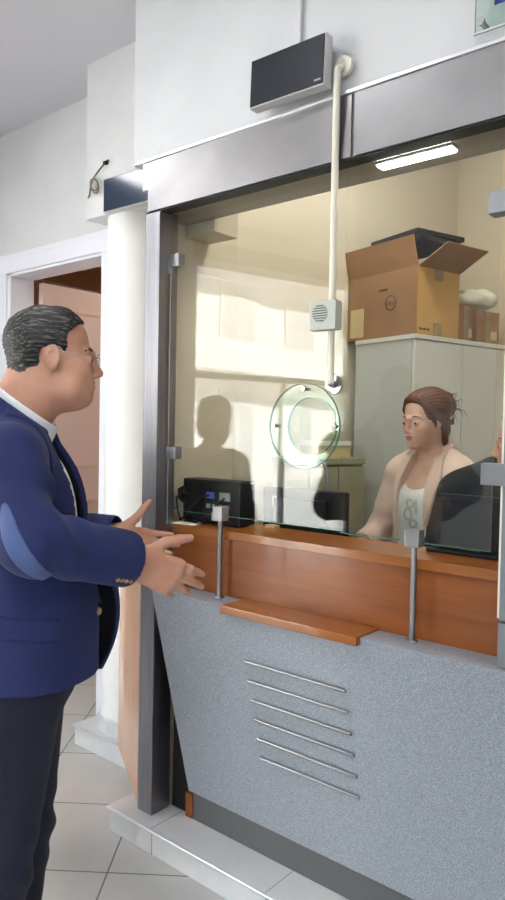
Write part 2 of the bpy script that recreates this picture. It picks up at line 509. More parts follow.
# tiled step under the column, and the one under the counter
def tiled_step(name, x0, x1, y0, y1, label, seams):
    t = thing(name, label, 'step', (x0, y0, 0))
    w, d = x1-x0, y1-y0
    b = MB(); b.box(0.004, w, 0.006, d, 0, 0.088, 0.002); b.build('riser', 'step_tile', t)
    b = MB(); b.box(0.0, w, 0.0, d, 0.088, 0.095, 0.002); b.build('tread', 'step_tile', t)
    b = MB(); b.tube([(0, -0.003, 0.089), (w, -0.003, 0.089)], 0.005, 10); b.build('edge_strip', 'aluminium', t, True, auto=40)
    for s in seams:
        MB().prism([(.001, .0953), (.001, .0945), (.0052, .0945), (.0052, 0), (.0065, 0), (.0065, .0940), (d, .0940), (d, .0953)], s-.001, s+.001, lambda u, v, w_: (w_, u, v)).build('tile_joint', 'speaker_slot', t)
    return t
tiled_step('tiled_step', -0.10, 2.6, -0.055, 0.10, 'white tiled step with metal edge under the grey counter', (0.235, 0.75, 1.26, 1.77))
tiled_step('tiled_step', -0.79, -0.22, 0.288, 0.5, 'white tiled step with metal edge under the round column', (0.42,))

# booth: left wall leans 15 degrees off square, back wall square to it
def wall_line(name, m, p, q, z0, z1, th, side=1, kind='structure'):
    p = Vector((p[0], p[1], 0)); q = Vector((q[0], q[1], 0))
    d = (q-p).normalized(); n = Vector((-d.y, d.x, 0))*th*side
    b = MB(); c = [p, q, q+n, p+n]
    b.prism([(v.x, v.y) for v in c], z0, z1, lambda u, v, w: (u, v, w))
    return b.build(name, m, kind=kind)
ud = Vector((0.26, 0.966, 0)).normalized(); vd = Vector((ud.y, -ud.x, 0))
P0 = Vector((-0.087, 0.273, 0)); P1 = P0+ud*1.65; P2 = P1+vd*2.6
wall_line('wall_left', 'booth_cream', P0, P1, 0, CEIL, 0.10, 1)
wall_line('wall_rear', 'booth_cream', P1, P2, 0, CEIL, 0.10, 1)
wall_line('wall_right', 'booth_cream', P2, (2.75, 0.3), 0, CEIL, 0.10, 1)
bx('wall_return', 'booth_cream', -0.02, 0.0, 0.09, 0.50, 0.0, 2.456, kind='structure')
# lowered soffit inside the glass line
bx('trim_4', 'booth_cream', 0.0, 2.75, 0.13, 0.20, 2.30, 2.456, kind='structure')
b = MB(); b.box(0.0, 0.15, 0.20, 0.33, 2.225, 2.456, 0.003); b.build('trim_5', 'booth_cream', kind='structure')

# hall: left wall with the street window, walls behind the camera
A = Vector((-2.42, -0.5, 0)); hd = Vector((0.26, -0.966, 0)).normalized()
def hall_pt(t): return A+hd*t
w0, w1 = 1.67, 3.42
t_end = 4.25
for nm, ta, tb, za, zb in (('wall_hall', -1.25, w0, 0, CEIL), ('wall_hall', w1, t_end, 0, CEIL), ('wall_hall', w0, w1, 2.98, CEIL)):
    wall_line(nm, 'wall_white', hall_pt(ta), hall_pt(tb), za, zb, 0.14, -1)
wall_with_hole('wall_street', 'wall_white', -1.6, 3.6, -4.7, -4.58, CEIL, 1.3, 3.3, 0.6, 2.5)
bx('wall_end', 'wall_white', 3.48, 3.6, -4.6, 0.2, 0, CEIL, kind='structure')
bx('wall_side', 'wall_white', 2.9, 3.6, 0.1, 0.3, 0, CEIL, kind='structure')

# street window in the hall wall: frame, pane, bars, blind box
def along(t, off, z):
    p = hall_pt(t)+Vector((hd.y, -hd.x, 0))*off
    return (p.x, p.y, z)
def hall_box(b, ta, tb, o0, o1, z0, z1):
    v = [along(t, o, z) for t in (ta, tb) for o in (o0, o1) for z in (z0, z1)]
    b._add(v, [(0, 1, 3, 2), (4, 6, 7, 5), (0, 4, 5, 1), (2, 3, 7, 6), (0, 2, 6, 4), (1, 5, 7, 3)])
win = thing('window_1', None, None, (0, 0, 0), kind='structure')
b = MB()
hall_box(b, w0, w0+.05, .02, .08, 0, 2.84); hall_box(b, w1-.05, w1, .02, .08, 0, 2.84)
hall_box(b, w0, w1, .02, .08, 0, .08)
b.build('window_frame', 'trim_white', win)
b = MB()
hall_box(b, w0, w1, .02, .08, 2.78, 2.84); hall_box(b, w0+.05, w1-.05, .025, .07, 1.90, 1.95)
hall_box(b, w0+.92, w0+.96, .025, .07, .08, 1.91)
b.build('transom_bar', 'trim_white', win)
b = MB(); hall_box(b, w0, w1, .0, .12, 2.84, 2.98); b.build('blind_box', 'dark_grey_plastic', win)
b = MB(); hall_box(b, w0+.05, w1-.05, .044, .050, .08, 2.79); b.build('window_pane', 'pane_glass', win)
w2 = thing('window_fill', None, None, (0, 0, 0), kind='structure')  # unseen window added behind the camera for soft fill on the counter
b = MB()
for (x0, x1, z0, z1) in ((1.3, 1.36, .6, 2.5), (3.24, 3.3, .6, 2.5), (1.36, 3.24, .6, .66), (1.36, 3.24, 2.44, 2.5), (2.27, 2.33, .66, 2.44)):
    b.box(x0, x1, -4.66, -4.60, z0, z1, .003)
b.build('window_frame', 'trim_white', w2)
b = MB(); b.box(1.36, 3.24, -4.635, -4.629, .66, 2.44); b.build('window_pane', 'pane_glass', w2)

# the street outside: pavement, a white apartment house with balconies, a tree
mat('facade_white', srgb(236, 232, 226), 0.8); mat('facade_pink', srgb(238, 230, 226), 0.8)
mat('window_dark', srgb(198, 196, 196), 0.3); mat('pavement', srgb(200, 198, 194), 0.9)
mat('leaf_green', srgb(120, 140, 90), 0.7); mat('bark', srgb(96, 80, 66), 0.9)
b = MB(); b.box(-24, -1.45, -40, 14, -0.2, -0.12); b.build('ground_street', 'pavement', kind='structure')
bd = thing('apartment_building', 'white balconied apartment house across the street, seen mirrored in the glass', 'building', (-11.5, -14.0, -0.12))
b = MB(); b.box(-6, 0, -20, 20, 0, 13); b.build('wall', 'facade_pink', bd)
for k in range(4):
    z = 0.4+3.0*k
    if k:
        b = MB(); b.box(0, .75, -19.6, 19.6, z-0.2, z, .01); b.build('balcony_slab', 'facade_white', bd)
        b = MB(); b.box(.69, .75, -19.6, 19.6, z, z+0.62, .01)
        b.build('balcony_parapet', 'facade_white', bd)
    for j in range(12):
        y = -17.5+3.0*j
        f = MB().box(0.0, 0.07, y-0.8, y+0.8, z+0.1, z+2.35).build('window_frame', 'facade_white', bd)
        b = MB(); b.box(0.07, 0.08, y-0.7, y-0.04, z+0.2, z+2.25); b.box(0.07, 0.08, y+0.04, y+0.7, z+0.2, z+2.25); b.build('window_pane', 'window_dark', f)
tr = thing('street_tree', 'small leafy street tree outside the hall window', 'tree', (-5.6, -3.6, -0.12))
MB().tube([(0, 0, 0), (0.03, 0.02, 1.0), (0.0, 0.05, 2.1)], [.07, .055, .03], 10).build('trunk', 'bark', tr, True)
import random
rnd = random.Random(3)
b = MB()
for i in range(420):
    a, r_, h_ = rnd.uniform(0, 6.28), abs(rnd.gauss(0, .30)), rnd.gauss(2.3, .35)
    c = Vector((r_*math.cos(a), r_*math.sin(a)+.05, h_)); s = rnd.uniform(.03, .06)
    M = Matrix.Translation(c) @ Matrix.Rotation(rnd.uniform(0, 6), 4, 'Z') @ Matrix.Rotation(rnd.uniform(-1.2, 1.2), 4, 'X')
    v = [tuple(M @ Vector(q)) for q in ((-s, 0, 0), (0, -s*.5, .004), (s, 0, 0), (0, s*.5, .004))]
    b._add(v, [(0, 1, 2, 3)])
b.build('foliage', 'leaf_green', tr)

# ------------------------------------------------------------------ unseen fill lights added over hall, booth and back room
def fill_panel(x, y, z, w, d, m, label, group=None, rz=0):
    t = thing('fill_light', label, 'ceiling light', (x, y, z), rz, group)
    b = MB()
    b.box(-w/2-.02, w/2+.02, -d/2-.02, -d/2, -.03, 0); b.box(-w/2-.02, w/2+.02, d/2, d/2+.02, -.03, 0)
    b.box(-w/2-.02, -w/2, -d/2, d/2, -.03, 0); b.box(w/2, w/2+.02, -d/2, d/2, -.03, 0)
    b.build('frame', 'light_grey_plastic', t)
    MB().box(-w/2, w/2, -d/2, d/2, -.022, -.004).build('diffuser', m, t)
    return t
for (x, y) in ((-1.35, -1.1), (.32, -1.0), (1.3, -2.0), (2.45, -2.8)):  # panels added out of view to brighten hall, column and header
    fill_panel(x, y, CEIL, .3 if y == -1 else .6, .3 if y == -1 else .6, 'hall_fill', 'small square added fill light, out of view, close above the counter front' if y == -1 else 'large square added fill light, out of view, over the hall floor', None if y == -1 else 'hall fill lights')
fill_panel(.75, .60, CEIL, .8, .25, 'booth_fill', 'warm white added fill light inside the clerk booth')  # added overhead to light the clerk's face from the front
fill_panel(-1.1, 1.5, 2.75, .40, .40, 'corridor_fill', 'small warm added fill light in the room behind the open door')  # added so the room behind the door gets some light
# slim lamp on the soffit behind the steel header
t = thing('strip_light', 'slim bright strip light under the soffit behind the steel header', 'strip light', (1.01, .100, 2.268))
MB().box(-.118, .118, -.026, .02, -.006, 0, .002).build('housing', 'light_grey_plastic', t)
MB().box(-.112, .112, -.022, .016, -.011, -.006, .001).build('diffuser', 'lamp_white', t)
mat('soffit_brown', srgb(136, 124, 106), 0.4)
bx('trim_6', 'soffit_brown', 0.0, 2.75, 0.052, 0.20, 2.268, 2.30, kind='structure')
# ------------------------------------------------------------------ steel surround
st = thing('steel_surround', 'brushed steel post and header framing the service window', 'frame', (0, 0, 0.095))
Z = -0.095
MB().box(0, .075, 0, .09, 0, 2.27+Z, .003).build('post', 'steel_post', st)
def header(name, x0, x1, notch=False):
    b = MB()
    if notch: poly = [(x0, 2.345), (x0, 2.443), (x1, 2.443), (x1, 2.268), (x0+.028, 2.268), (x0+.028, 2.345)]
    else: poly = [(x0, 2.268), (x0, 2.443), (x1, 2.443), (x1, 2.268)]
    b.prism(poly, -.006, .05, lambda u, v, d: (u, d, v+Z))
    return b.build(name, 'steel_bright', st)
header('header_panel', -.012, .862, True); header('header_panel', .872, 2.6)
MB().box(.86, .874, .0, .05, 2.268+Z, 2.443+Z).build('joint', 'kick_grey', st)
MB().box(-.03, 2.6, -.012, .05, 2.4435+Z, 2.4545+Z, .002).build('cap_strip', 'aluminium', st)
MB().box(.0, 2.6, .0, .05, 2.262+Z, 2.268+Z).build('shadow_strip', 'black_gap', st)
# right-hand upright with its foot
mat('bracket_grey', (.30, .31, .33, 1), .4, .8)
up = thing('aluminium_upright', 'slim aluminium upright with foot at the right edge of the window', 'upright', (1.322, .03, .925))
MB().box(-.010, .030, -.02, .03, .115, 1.33, .003).build('profile', 'bracket_grey', up)
MB().box(-.010, .06, -.025, .035, 0, .112, .003).build('foot', 'bracket_grey', up)
MB().box(-.016, -.010, -.016, .022, .12, 1.33).build('seal', 'paper_white', up)
for z in (1.40, 2.065):
    MB().box(-.062, .06, -.032, .012, z-.925-.027, z-.925+.027, .003).build('bracket', 'bracket_grey', up)

# ------------------------------------------------------------------ counter
ct = thing('service_counter', 'grey speckled service counter with cherry wood riser and ledge', 'counter', (0, 0, .095))
def panel_fn(u, v, d):
    # sloped front: v is height; front face leans from y=-.012 at the top to y=.075 at z=.2
    y = -.012+(.925-v)/(.925-.2)*.087
    return (u, y+d, v+Z)
poly = [(.072, .925), (.425, .925), (.425, .903), (.935, .903), (.935, .925), (2.55, .925), (2.55, .2), (.19, .2)]
MB().prism(poly, 0, .025, panel_fn).build('front_panel', 'speckled_laminate', ct)
b = MB(); b.box(.078, .425, .013, .09, .907+Z, .925+Z); b.box(.935, 2.55, .013, .09, .907+Z, .925+Z)
b.box(.2, 2.55, .105, .12, .095+Z, .9+Z)
b.build('shelf', 'speckled_laminate', ct)
MB().box(.20, 2.55, .088, .104, 0, .215+Z).build('kick_plate', 'kick_grey', ct)
b = MB(); b.prism([(.0755, .9), (.0755, .095), (.19, .095), (.19, .2), (.075+.02, .9)], .105, .12, lambda u, v, d: (u, d, v+Z)); b.build('side_filler', 'black_gap', ct)
MB().box(.165, .199, .085, .104, 0, .085).build('corner_block', 'wood_cherry', ct)
MB().box(.425, .935, -.036, .09, .905+Z, .931+Z, .003).build('ledge', 'wood_top', ct)
for i in range(6):
    zz = .757-.0627*i
    yy = -.012+(.925-zz)/(.725)*.087-.007
    x0 = .505+.0085*i; x1 = .882+.0065*i
    MB().tube([(x0, yy, zz+Z), (x1, yy, zz+Z)], .0048, 12).build('trim_bar', 'chrome', ct, True, auto=40)
MB().box(.0755, 2.55, .09, .112, .925+Z, 1.122+Z).build('riser_panel', 'wood_cherry', ct)
MB().box(.0755, 2.55, .078, .29, 1.122+Z, 1.15+Z, .003).build('worktop', 'wood_top', ct)
MB().box(.0755, 2.55, .112, .13, 0, 1.122+Z).build('back_panel', 'wood_cherry', ct)
# angled wood end panel from the post towards the column
b = MB()
p0 = Vector((-.004, .012, 0)); p1 = Vector((-.462, .287, 0)); n = Vector((-(p1-p0).y, (p1-p0).x, 0)).normalized()*-.02
b.prism([(p0.x, p0.y), (p1.x, p1.y), (p1.x+n.x, p1.y+n.y), (p0.x+n.x, p0.y+n.y)], 0, .93, lambda u, v, d: (u, v, d))
b.build('end_panel', 'wood_end', ct)

# ------------------------------------------------------------------ window glass
def glass_pane(x0, x1, z0, z1, y, label, hole=None, hinges=()):
    t = thing('glass_partition', label, 'window glass', (x0, y, z0))
    th = .008; W = x1-x0; H = z1-z0
    b = MB()
    if hole is None:
        b.box(0, W, 0, th, 0, H)
    else:
        cx, cz, r = hole[0]-x0, hole[1]-z0, hole[2]; N = 48
        inner = [(cx+r*math.cos(2*math.pi*k/N), cz+r*math.sin(2*math.pi*k/N)) for k in range(N)]
        outer = []
        for k in range(N):
            a = 2*math.pi*k/N; dx, dz = math.cos(a), math.sin(a)
            s = min([(W-cx)/dx if dx > 1e-6 else 1e9, -cx/dx if dx < -1e-6 else 1e9, (H-cz)/dz if dz > 1e-6 else 1e9, -cz/dz if dz < -1e-6 else 1e9])
            outer.append((cx+dx*s, cz+dz*s))
        # snap the nearest rays to the corners
        for cxx, czz in ((0, 0), (W, 0), (W, H), (0, H)):
            k = min(range(N), key=lambda i: (outer[i][0]-cxx)**2+(outer[i][1]-czz)**2); outer[k] = (cxx, czz)
        v = [(x, yy, z) for yy in (0, th) for x, z in inner+outer]
        f = []
        for k in range(N):
            k2 = (k+1) % N
            f += [(k, k2, N+k2, N+k), (2*N+k, 3*N+k, 3*N+k2, 2*N+k2), (k, 2*N+k, 2*N+k2, k2), (N+k, N+k2, 3*N+k2, 3*N+k)]
        b._add(v, f)
    b.build('pane', 'pane_glass', t)
    b = MB(); b.box(0, W, 0, th, -.0012, 0)
    b.build('polished_edge', 'glass_edge', t)
    for z in hinges:
        MB().box(-.028, .022, -.012, th+.012, z-z0-.022, z-z0+.022, .003).build('hinge', 'bracket_grey', t)
    return t
glass_pane(.105, .812, 1.205, 2.266, .055, 'left glass pane with round speaking hole, hinged on the steel post', (.705, 1.512, .088), (2.095, 1.41))
glass_pane(.816, 1.268, 1.200, 2.266, .055, 'right glass pane in front of the clerk, without a hole')
# vertical steel rod beside the left pane
t = thing('locking_rod', 'thin vertical steel rod on the inner side of the steel post', 'rod', (.083, .05, 1.15))
MB().tube([(0, 0, 0.002), (0, 0, .94)], .0035, 10).build('rod', 'chrome', t, True, auto=40)
MB().box(-.008, .006, -.006, .006, .90, .95, .001).build('catch', 'steel', t)

# support posts that clamp the panes
def support(x, label):
    t = thing('glass_support', label, 'support post', (x, .058, .925))
    MB().tube([(0, 0, .004), (0, 0, .272)], .0085, 16).build('pole', 'chrome', t, True, auto=40)
    MB().lathe([(0, 0), (.017, 0), (.017, .004), (.0155, .006), (0, .006)], (0, 0, 0), 'z', 24).build('base_flange', 'chrome', t, True, auto=40)
    MB().box(-.021, .021, -.018, .018, .262, .310, .002).build('clamp', 'steel', t)
support(.336, 'steel support post clamping the left glass pane')
support(1.056, 'steel support post clamping the right glass pane in front of the clerk')

# speaking disc held in front of the hole
t = thing('speaking_disc', 'round clear glass disc on pins covering the speaking hole', 'glass disc', (.697, .024, 1.512))
MB().lathe([(0, 0), (.128, 0), (.128, .008), (0, .008)], (0, 0, 0), 'y', 56).build('disc', 'disc_glass', t)
MB().lathe([(.128, 0), (.1295, .0), (.1295, .008), (.128, .008)], (0, 0, 0), 'y', 56).build('rim', 'glass_edge', t, True, auto=40)
MB().lathe([(.0878, .031), (.0895, .031), (.0895, .039), (.0878, .039), (.0878, .031)], (.008, 0, 0), 'y', 56).build('hole_edge', 'glass_edge', t, True, auto=40)
for a in (90, 180, 0):
    q = (.112*math.cos(R(a)), .0, .112*math.sin(R(a)))
    MB().lathe([(0, -.005), (.008, -.005), (.008, 0), (.005, 0), (.005, .031), (0, .031)], q, 'y', 16).build('pin', 'chrome', t, True, auto=40)

# intercom: cream tube from the bulkhead down to the glass
t = thing('intercom_tube', 'cream intercom tube with small speaker box hanging in front of the window', 'intercom', (.84, -.03, 2.5))
top = Vector((-.012, -.0, .012)); bot = Vector((-.042, .045, -.865))
MB().tube([top, bot], .0105, 16).build('tube', 'cream_plastic', t, True, auto=40)
MB().lathe([(0, .0), (.028, .0), (.028, .012), (.02, .020), (0, .020)], (-.008, .021, .026), 'y', 28).build('rosette', 'bag_white', t, True, auto=40)
MB().tube([(-.012, .0, .01), (-.010, .012, .02), (-.008, .022, .026)], .009, 12).build('elbow', 'cream_plastic', t, True)
MB().lathe([(0, .0), (.028, .0), (.028, .010), (.024, .014), (0, .014)], (-.046, .066, -.865), 'y', 28).build('mounting_disc', 'steel', t, True, auto=40)
MB().tube([(-.042, .045, -.862), (-.044, .066, -.866)], .010, 12).build('end_pin', 'chrome', t, True)
sp = MB().box(-.080, .008, -.012, .022, -.715, -.632, .004).build('speaker_box', 'speaker_grey', t)
MB().lathe([(0, -.0002), (.026, -.0002), (.026, -.0022), (0, -.0022)], (-.044, -.0125, -.668), 'y', 28).build('grille', 'speaker_grey', sp)
b = MB()
for k in range(7):
    zz = -.668-.021+.007*k; hw = math.sqrt(max(.0245**2-(zz+.668)**2, 0))
    b.box(-.044-hw, -.044+hw, -.0162, -.0147, zz-.0016, zz+.0016)
b.build('grille_slot', 'speaker_slot', sp)
b = MB()
for k in range(3): b.box(-.070+.010*k, -.066+.010*k, -.0140, -.0122, -.708, -.704)
b.build('button', 'light_grey_plastic', sp)

# gooseneck microphone on the worktop
t = thing('gooseneck_microphone', 'thin bent steel microphone stalk behind the speaking hole', 'microphone', (.47, .505, .95))
MB().lathe([(0, 0), (.024, 0), (.022, .008), (0, .008)], (0, 0, 0), 'z', 24).build('base', 'steel', t, True, auto=40)
MB().tube([(0, 0, .008), (0, 0, .37), (-.003, 0, .40), (-.012, -.003, .42), (-.025, -.006, .43)], .006, 12).build('stalk', 'chrome', t, True)
MB().tube([(-.025, -.006, .43), (-.045, -.010, .435)], .009, 12).build('capsule', 'black_plastic', t, True, auto=40)

# ------------------------------------------------------------------ displays, sign, cables
def display(loc, rz, W, H, m, label, tilt=0, mark=False):
    t = thing('queue_display', label, 'display', loc, rz)
    t.rotation_euler = (R(tilt), 0, rz)
    MB().box(0, W, 0, .035, 0, H, .003).build('casing', 'light_grey_plastic', t)
    MB().box(.004, W-.004, -.004, 0, .004, H-.004, .001).build('screen', m, t)
    MB().box(W*.3, W*.7, .035, .0795, H*.3, H*.6).build('wall_bracket', 'dark_grey_plastic', t)
    if mark:
        b = MB()
        for k in range(5): b.box(W-.032+.0045*k, W-.029+.0045*k, -.0046, -.004, .013, .018)
        b.build('maker_mark', 'light_grey_plastic', t)
    return t
display((.540, -.068, 2.464), R(1), .268, .145, 'screen_black', 'black display screen mounted above the steel header', -2, True)
display((-.527, .222, 2.418), R(2.5), .29, .143, 'screen_blue', 'bluish display screen beside the round column, below the beam')
t = thing('cable_trunking', 'thin white cable duct running up the bulkhead behind the display', 'cable duct', (.665, .0045, 2.62))
MB().box(-.010, .010, -.0065, .0065, 0, CEIL-2.62, .002).build('duct', 'bulkhead_white', t)
MB().box(-.012, .012, -.0085, .0065, .22, .225, .001).build('duct_clip', 'bulkhead_white', t)
t = thing('acrylic_sign', 'clear acrylic sign with blue print at the upper right of the bulkhead', 'sign', (1.222, -.022, 2.478))
MB().box(0, .5, 0, .005, 0, .42, .001).build('plate', 'disc_glass', t)
b = MB(); b.box(-.001, .5, -.0015, .0055, -.004, .0); b.box(-.003, 0, -.0015, .0055, -.004, .42); b.build('plate_edge', 'acrylic_edge', t)
for x, z in ((.016, .022), (.484, .022), (.016, .398), (.484, .398)):
    MB().lathe([(0, -.008), (.010, -.008), (.010, .0), (.007, .0), (.007, .034), (0, .034)], (x, 0, z), 'y', 20).build('standoff', 'steel', t, True, auto=40)
MB().box(.045, .46, .0052, .0058, .054, .40).build('printed_panel', 'sign_blue', t)
t = thing('loose_cable', 'loose olive cable knot with black plug hanging on the beam', 'cable', (-.655, .30, 2.575))
pts = [(.035, .0, .10), (.01, -.01, .075), (-.025, -.015, .045), (-.055, -.01, .01), (-.075, 0, -.02), (-.085, 0, -.032)]
MB().tube(pts, .004, 10).build('cable', 'wire_olive', t, True)
lp = []
for k in range(20):
    a = 2*math.pi*k/20
    lp.append((-.022+.026*math.cos(a)-.012*math.sin(a), -.012, .006+.034*math.sin(a)))
MB().tube(lp, .0038, 8, closed=True).build('cable_loop', 'wire_olive', t, True)
lp = [(x-.012, y+.006, z*.85+.012) for x, y, z in lp]
MB().tube(lp, .0038, 8, closed=True).build('cable_loop', 'wire_olive', t, True)
b = MB(); b.box(.028, .046, -.008, .010, .094, .106, .002); b.tube([(.037, 0, .100), (.055, .002, .108)], .005, 8); b.build('plug', 'black_plastic', t)
# ------------------------------------------------------------------ booth furniture
rzc = math.atan2(ud.y, ud.x)       # local +x runs along the leaning wall (away), local -y looks into the booth
K = Vector((.556, 1.01, 0))        # near front corner of the tall cabinet
def rel(a, n, z=0):                # a along the wall, n out from the wall side
    p = K+ud*a+vd*n
    return (p.x, p.y, z)
CW, CD, CH = .62, .36, 1.915
t = thing('tall_cabinet', 'tall pale grey two-door office cabinet carrying the cartons', 'cabinet', rel(0, 0), rzc)
# local: x along wall, y towards wall
MB().box(0, CW, .018, CD, .05, CH-.02, .002).build('body', 'cabinet_side', t)
MB().box(-.006, CW+.006, -.004, CD, CH-.02, CH, .003).build('top_panel', 'cabinet_grey', t)
MB().box(.01, CW-.01, .03, CD, 0, .05).build('plinth', 'dark_grey_plastic', t)
for k in range(2):
    d = MB().box(.002+k*CW/2, CW/2-.002+k*CW/2, 0, .017, .055, CH-.024, .002).build('door', 'cabinet_grey', t)
    hx = CW/2-.04 if k == 0 else CW/2+.04
    MB().tube([(hx, -.002, 1.0), (hx, -.022, 1.0), (hx, -.022, 1.12), (hx, -.002, 1.12)], .004, 10).build('handle', 'chrome', d, True)

# big open carton
t = thing('open_carton', 'large brown cardboard carton with open flaps on the tall cabinet', 'cardboard box', rel(.005, .002, CH), rzc)
W, D, H = .265, .425, .285     # x along wall, y to wall, z
b = MB(); T = .005
b.box(0, W, 0, D, 0, T); b.box(0, T, 0, D, 0, H); b.box(W-T, W, 0, D, 0, H); b.box(0, W, D-T, D, 0, H)
b.build('body', 'cardboard', t)
MB().box(0, W, -.001, T, 0, H).build('front_face', 'cardboard_lit', t)  # stronger light on this face put into a brighter cardboard colour
def flap(name, m, p0, p1, out, ang, L, skew=0.0):
    p0 = Vector(p0); p1 = Vector(p1); d = Vector(out)*math.cos(R(ang))+Vector((0, 0, 1))*math.sin(R(ang))
    e = (p1-p0).normalized()
    nrm = e.cross(d).normalized()*.004
    q = [p0, p1, p1+d*L+e*skew, p0+d*L+e*skew]
    b = MB(); b._add([tuple(v) for v in q]+[tuple(v+nrm) for v in q], [(0, 1, 2, 3), (7, 6, 5, 4), (0, 4, 5, 1), (1, 5, 6, 2), (2, 6, 7, 3), (3, 7, 4, 0)])
    return b.build(name, m, t)
flap('side_flap', 'cardboard', (0, 0, H), (0, D, H), (-1, 0, 0), 80, .13, .012)
flap('front_flap', 'cardboard_inner', (0, 0, H), (W, 0, H), (0, -1, 0), 38, .14, .05)
flap('rear_flap', 'cardboard', (0, D, H), (W, D, H), (0, 1, 0), 100, .10)
flap('far_flap', 'cardboard', (W, 0, H), (W, D, H), (1, 0, 0), 60, .12)
b = MB()
b.box(.10, .155, -.0022, -.001, H-.05, H); b.build('packing_tape', 'tape_brown', t)
MB().box(.10, .155, -.0022, -.001, 0, .055).build('packing_tape', 'tape_brown', t)
MB().box(-.0016, 0, D-.105, D-.02, .015, .145).build('reflection_patch', 'label_cream', t)  # pale patch: the pane's reflection over the carton, put into colour
# round printed emblem with four slanted letters, plus small printed marks
cy, cz = .155, .148
MB().lathe([(.029, 0), (.033, 0), (.033, -.0012), (.029, -.0012), (.029, 0)], (0, cy, cz), 'x', 36).build('printed_ring', 'ink_dark', t)
Mt = Matrix.Translation((-.0008, cy, cz)) @ Matrix(((0, 0, -1, 0), (-1, 0, 0, 0), (0, 1, 0, 0), (0, 0, 0, 1)))
text_mesh('printed_letters', 'DELL', .024, .0004, 'ink_dark', t, Mt)
b = MB()
for k in range(6): b.box(-.0012, 0, .175+.0085*k, .1815+.0085*k, .205, .214+.002*(k % 2))
b.build('printed_text', 'ink_dark', t)
b = MB()
for k in range(5): b.box(.015+.013*k, .024+.013*k, -.0018, -.001, .018, .028-.003*(k % 2))
b.build('printed_symbols', 'ink_dark', t)
# two black trays sitting on the carton
for k, (dz, rr) in enumerate(((.115, 2), (.142, -4))):
    lb = ('black plastic tray lying directly on the open carton', 'black plastic tray on top of the other tray above the carton')[k]
    p = K+ud*(.15+.01*k)-vd*.15
    q = thing('plastic_tray', lb, 'tray', (p.x, p.y, CH+H+dz-.005), rzc+R(rr), 'black trays on the carton')
    MB().box(-.13, .13, -.14, .14, 0, .006, .002).build('base', 'black_plastic', q)
    b = MB(); b.box(-.14, .14, -.15, -.135, .004, .024, .003); b.box(-.14, .14, .135, .15, .004, .024, .003)
    b.box(-.14, -.125, -.15, .15, .004, .024, .003); b.box(.125, .14, -.15, .15, .004, .024, .003)
    b.build('rim', 'black_plastic', q)
# smaller cartons beside it
for k, (a, w, h, n, lb) in enumerate(((.30, .115, .165, -.03, 'smaller upright brown carton right beside the open carton'), (.43, .16, .15, -.02, 'brown carton at the far right end of the cabinet top, under the white bag'))):
    t2 = thing('carton', lb, 'cardboard box', rel(a, n, CH), rzc, 'closed cartons on the cabinet')
    MB().box(0, w, 0, .24, 0, h, .002).build('body', 'cardboard', t2)
    MB().box(w*.4, w*.4+.035, -.0012, 0, 0, h).build('packing_tape', 'tape_brown', t2)
    MB().box(w*.6, w*.9, -.001, 0, .02, .06).build('label_sticker', 'label_cream', t2)
# crumpled white bag on the cartons (a cloth-like dome)
bag = SDF()
bag.add(mell((0, 0, .035), (.14, .11, .045)), .02).add(mell((.06, -.03, .05), (.09, .07, .035)), .03).add(mell((-.09, .02, .03), (.06, .07, .03)), .03)
bag.cut(lambda P: .004-P[:, 2])
v, f = mesh_sdf(bag, (-.18, -.14, -.01), (.18, .14, .11), .006)
v[:, 2] += np.where(v[:, 2] > .01, .006*np.sin(v[:, 0]*60+v[:, 1]*35)+.004*np.sin(v[:, 1]*90), 0)
o = np_mesh('plastic_bag', v, f, ['bag_white'], smooth_it=2); p = K+ud*.48-vd*.12; o.location = (p.x, p.y, CH+.168); o.rotation_euler = (0, 0, rzc)
tag(o, 'crumpled whitish plastic bag lying on the small cartons', 'bag')

# low cabinet with a small box behind the monitors
p = P0+ud*.42+vd*.06
t = thing('low_cabinet', 'low olive grey cabinet against the booth wall behind the speaking hole', 'cabinet', (p.x, p.y, 0), rzc)
MB().box(0, .30, -.24, 0, .04, 1.36, .003).build('body', 'low_cabinet', t)
MB().box(-.005, .305, -.25, 0, 1.36, 1.385, .003).build('top_panel', 'low_cabinet', t)
MB().box(.01, .29, -.23, 0, 0, .04).build('plinth', 'dark_grey_plastic', t)
for k in range(2): MB().box(.003+.15*k, .147+.15*k, -.255, -.24, .05, 1.35, .002).build('door', 'low_cabinet', t)
p2 = P0+ud*.59+vd*.20
t = thing('cardboard_tray', 'small cream box lying on the low cabinet, seen through the speaking hole', 'box', (p2.x, p2.y, 1.385), rzc)
MB().box(-.09, .09, -.06, .06, 0, .052, .002).build('body', 'label_cream', t)
MB().box(-.093, .093, -.063, .063, .052, .070, .002).build('lid', 'paper_white', t)

# desk behind the worktop
t = thing('clerk_desk', 'low grey clerk desk behind the counter worktop', 'desk', (.33, .31, 0))
MB().box(-.08, .32, 0, .22, .92, .95, .003).build('desktop', 'cabinet_grey', t)
for x in (-.06, .28):
    MB().box(x, x+.02, .02, .20, 0, .92).build('leg', 'dark_grey_plastic', t)

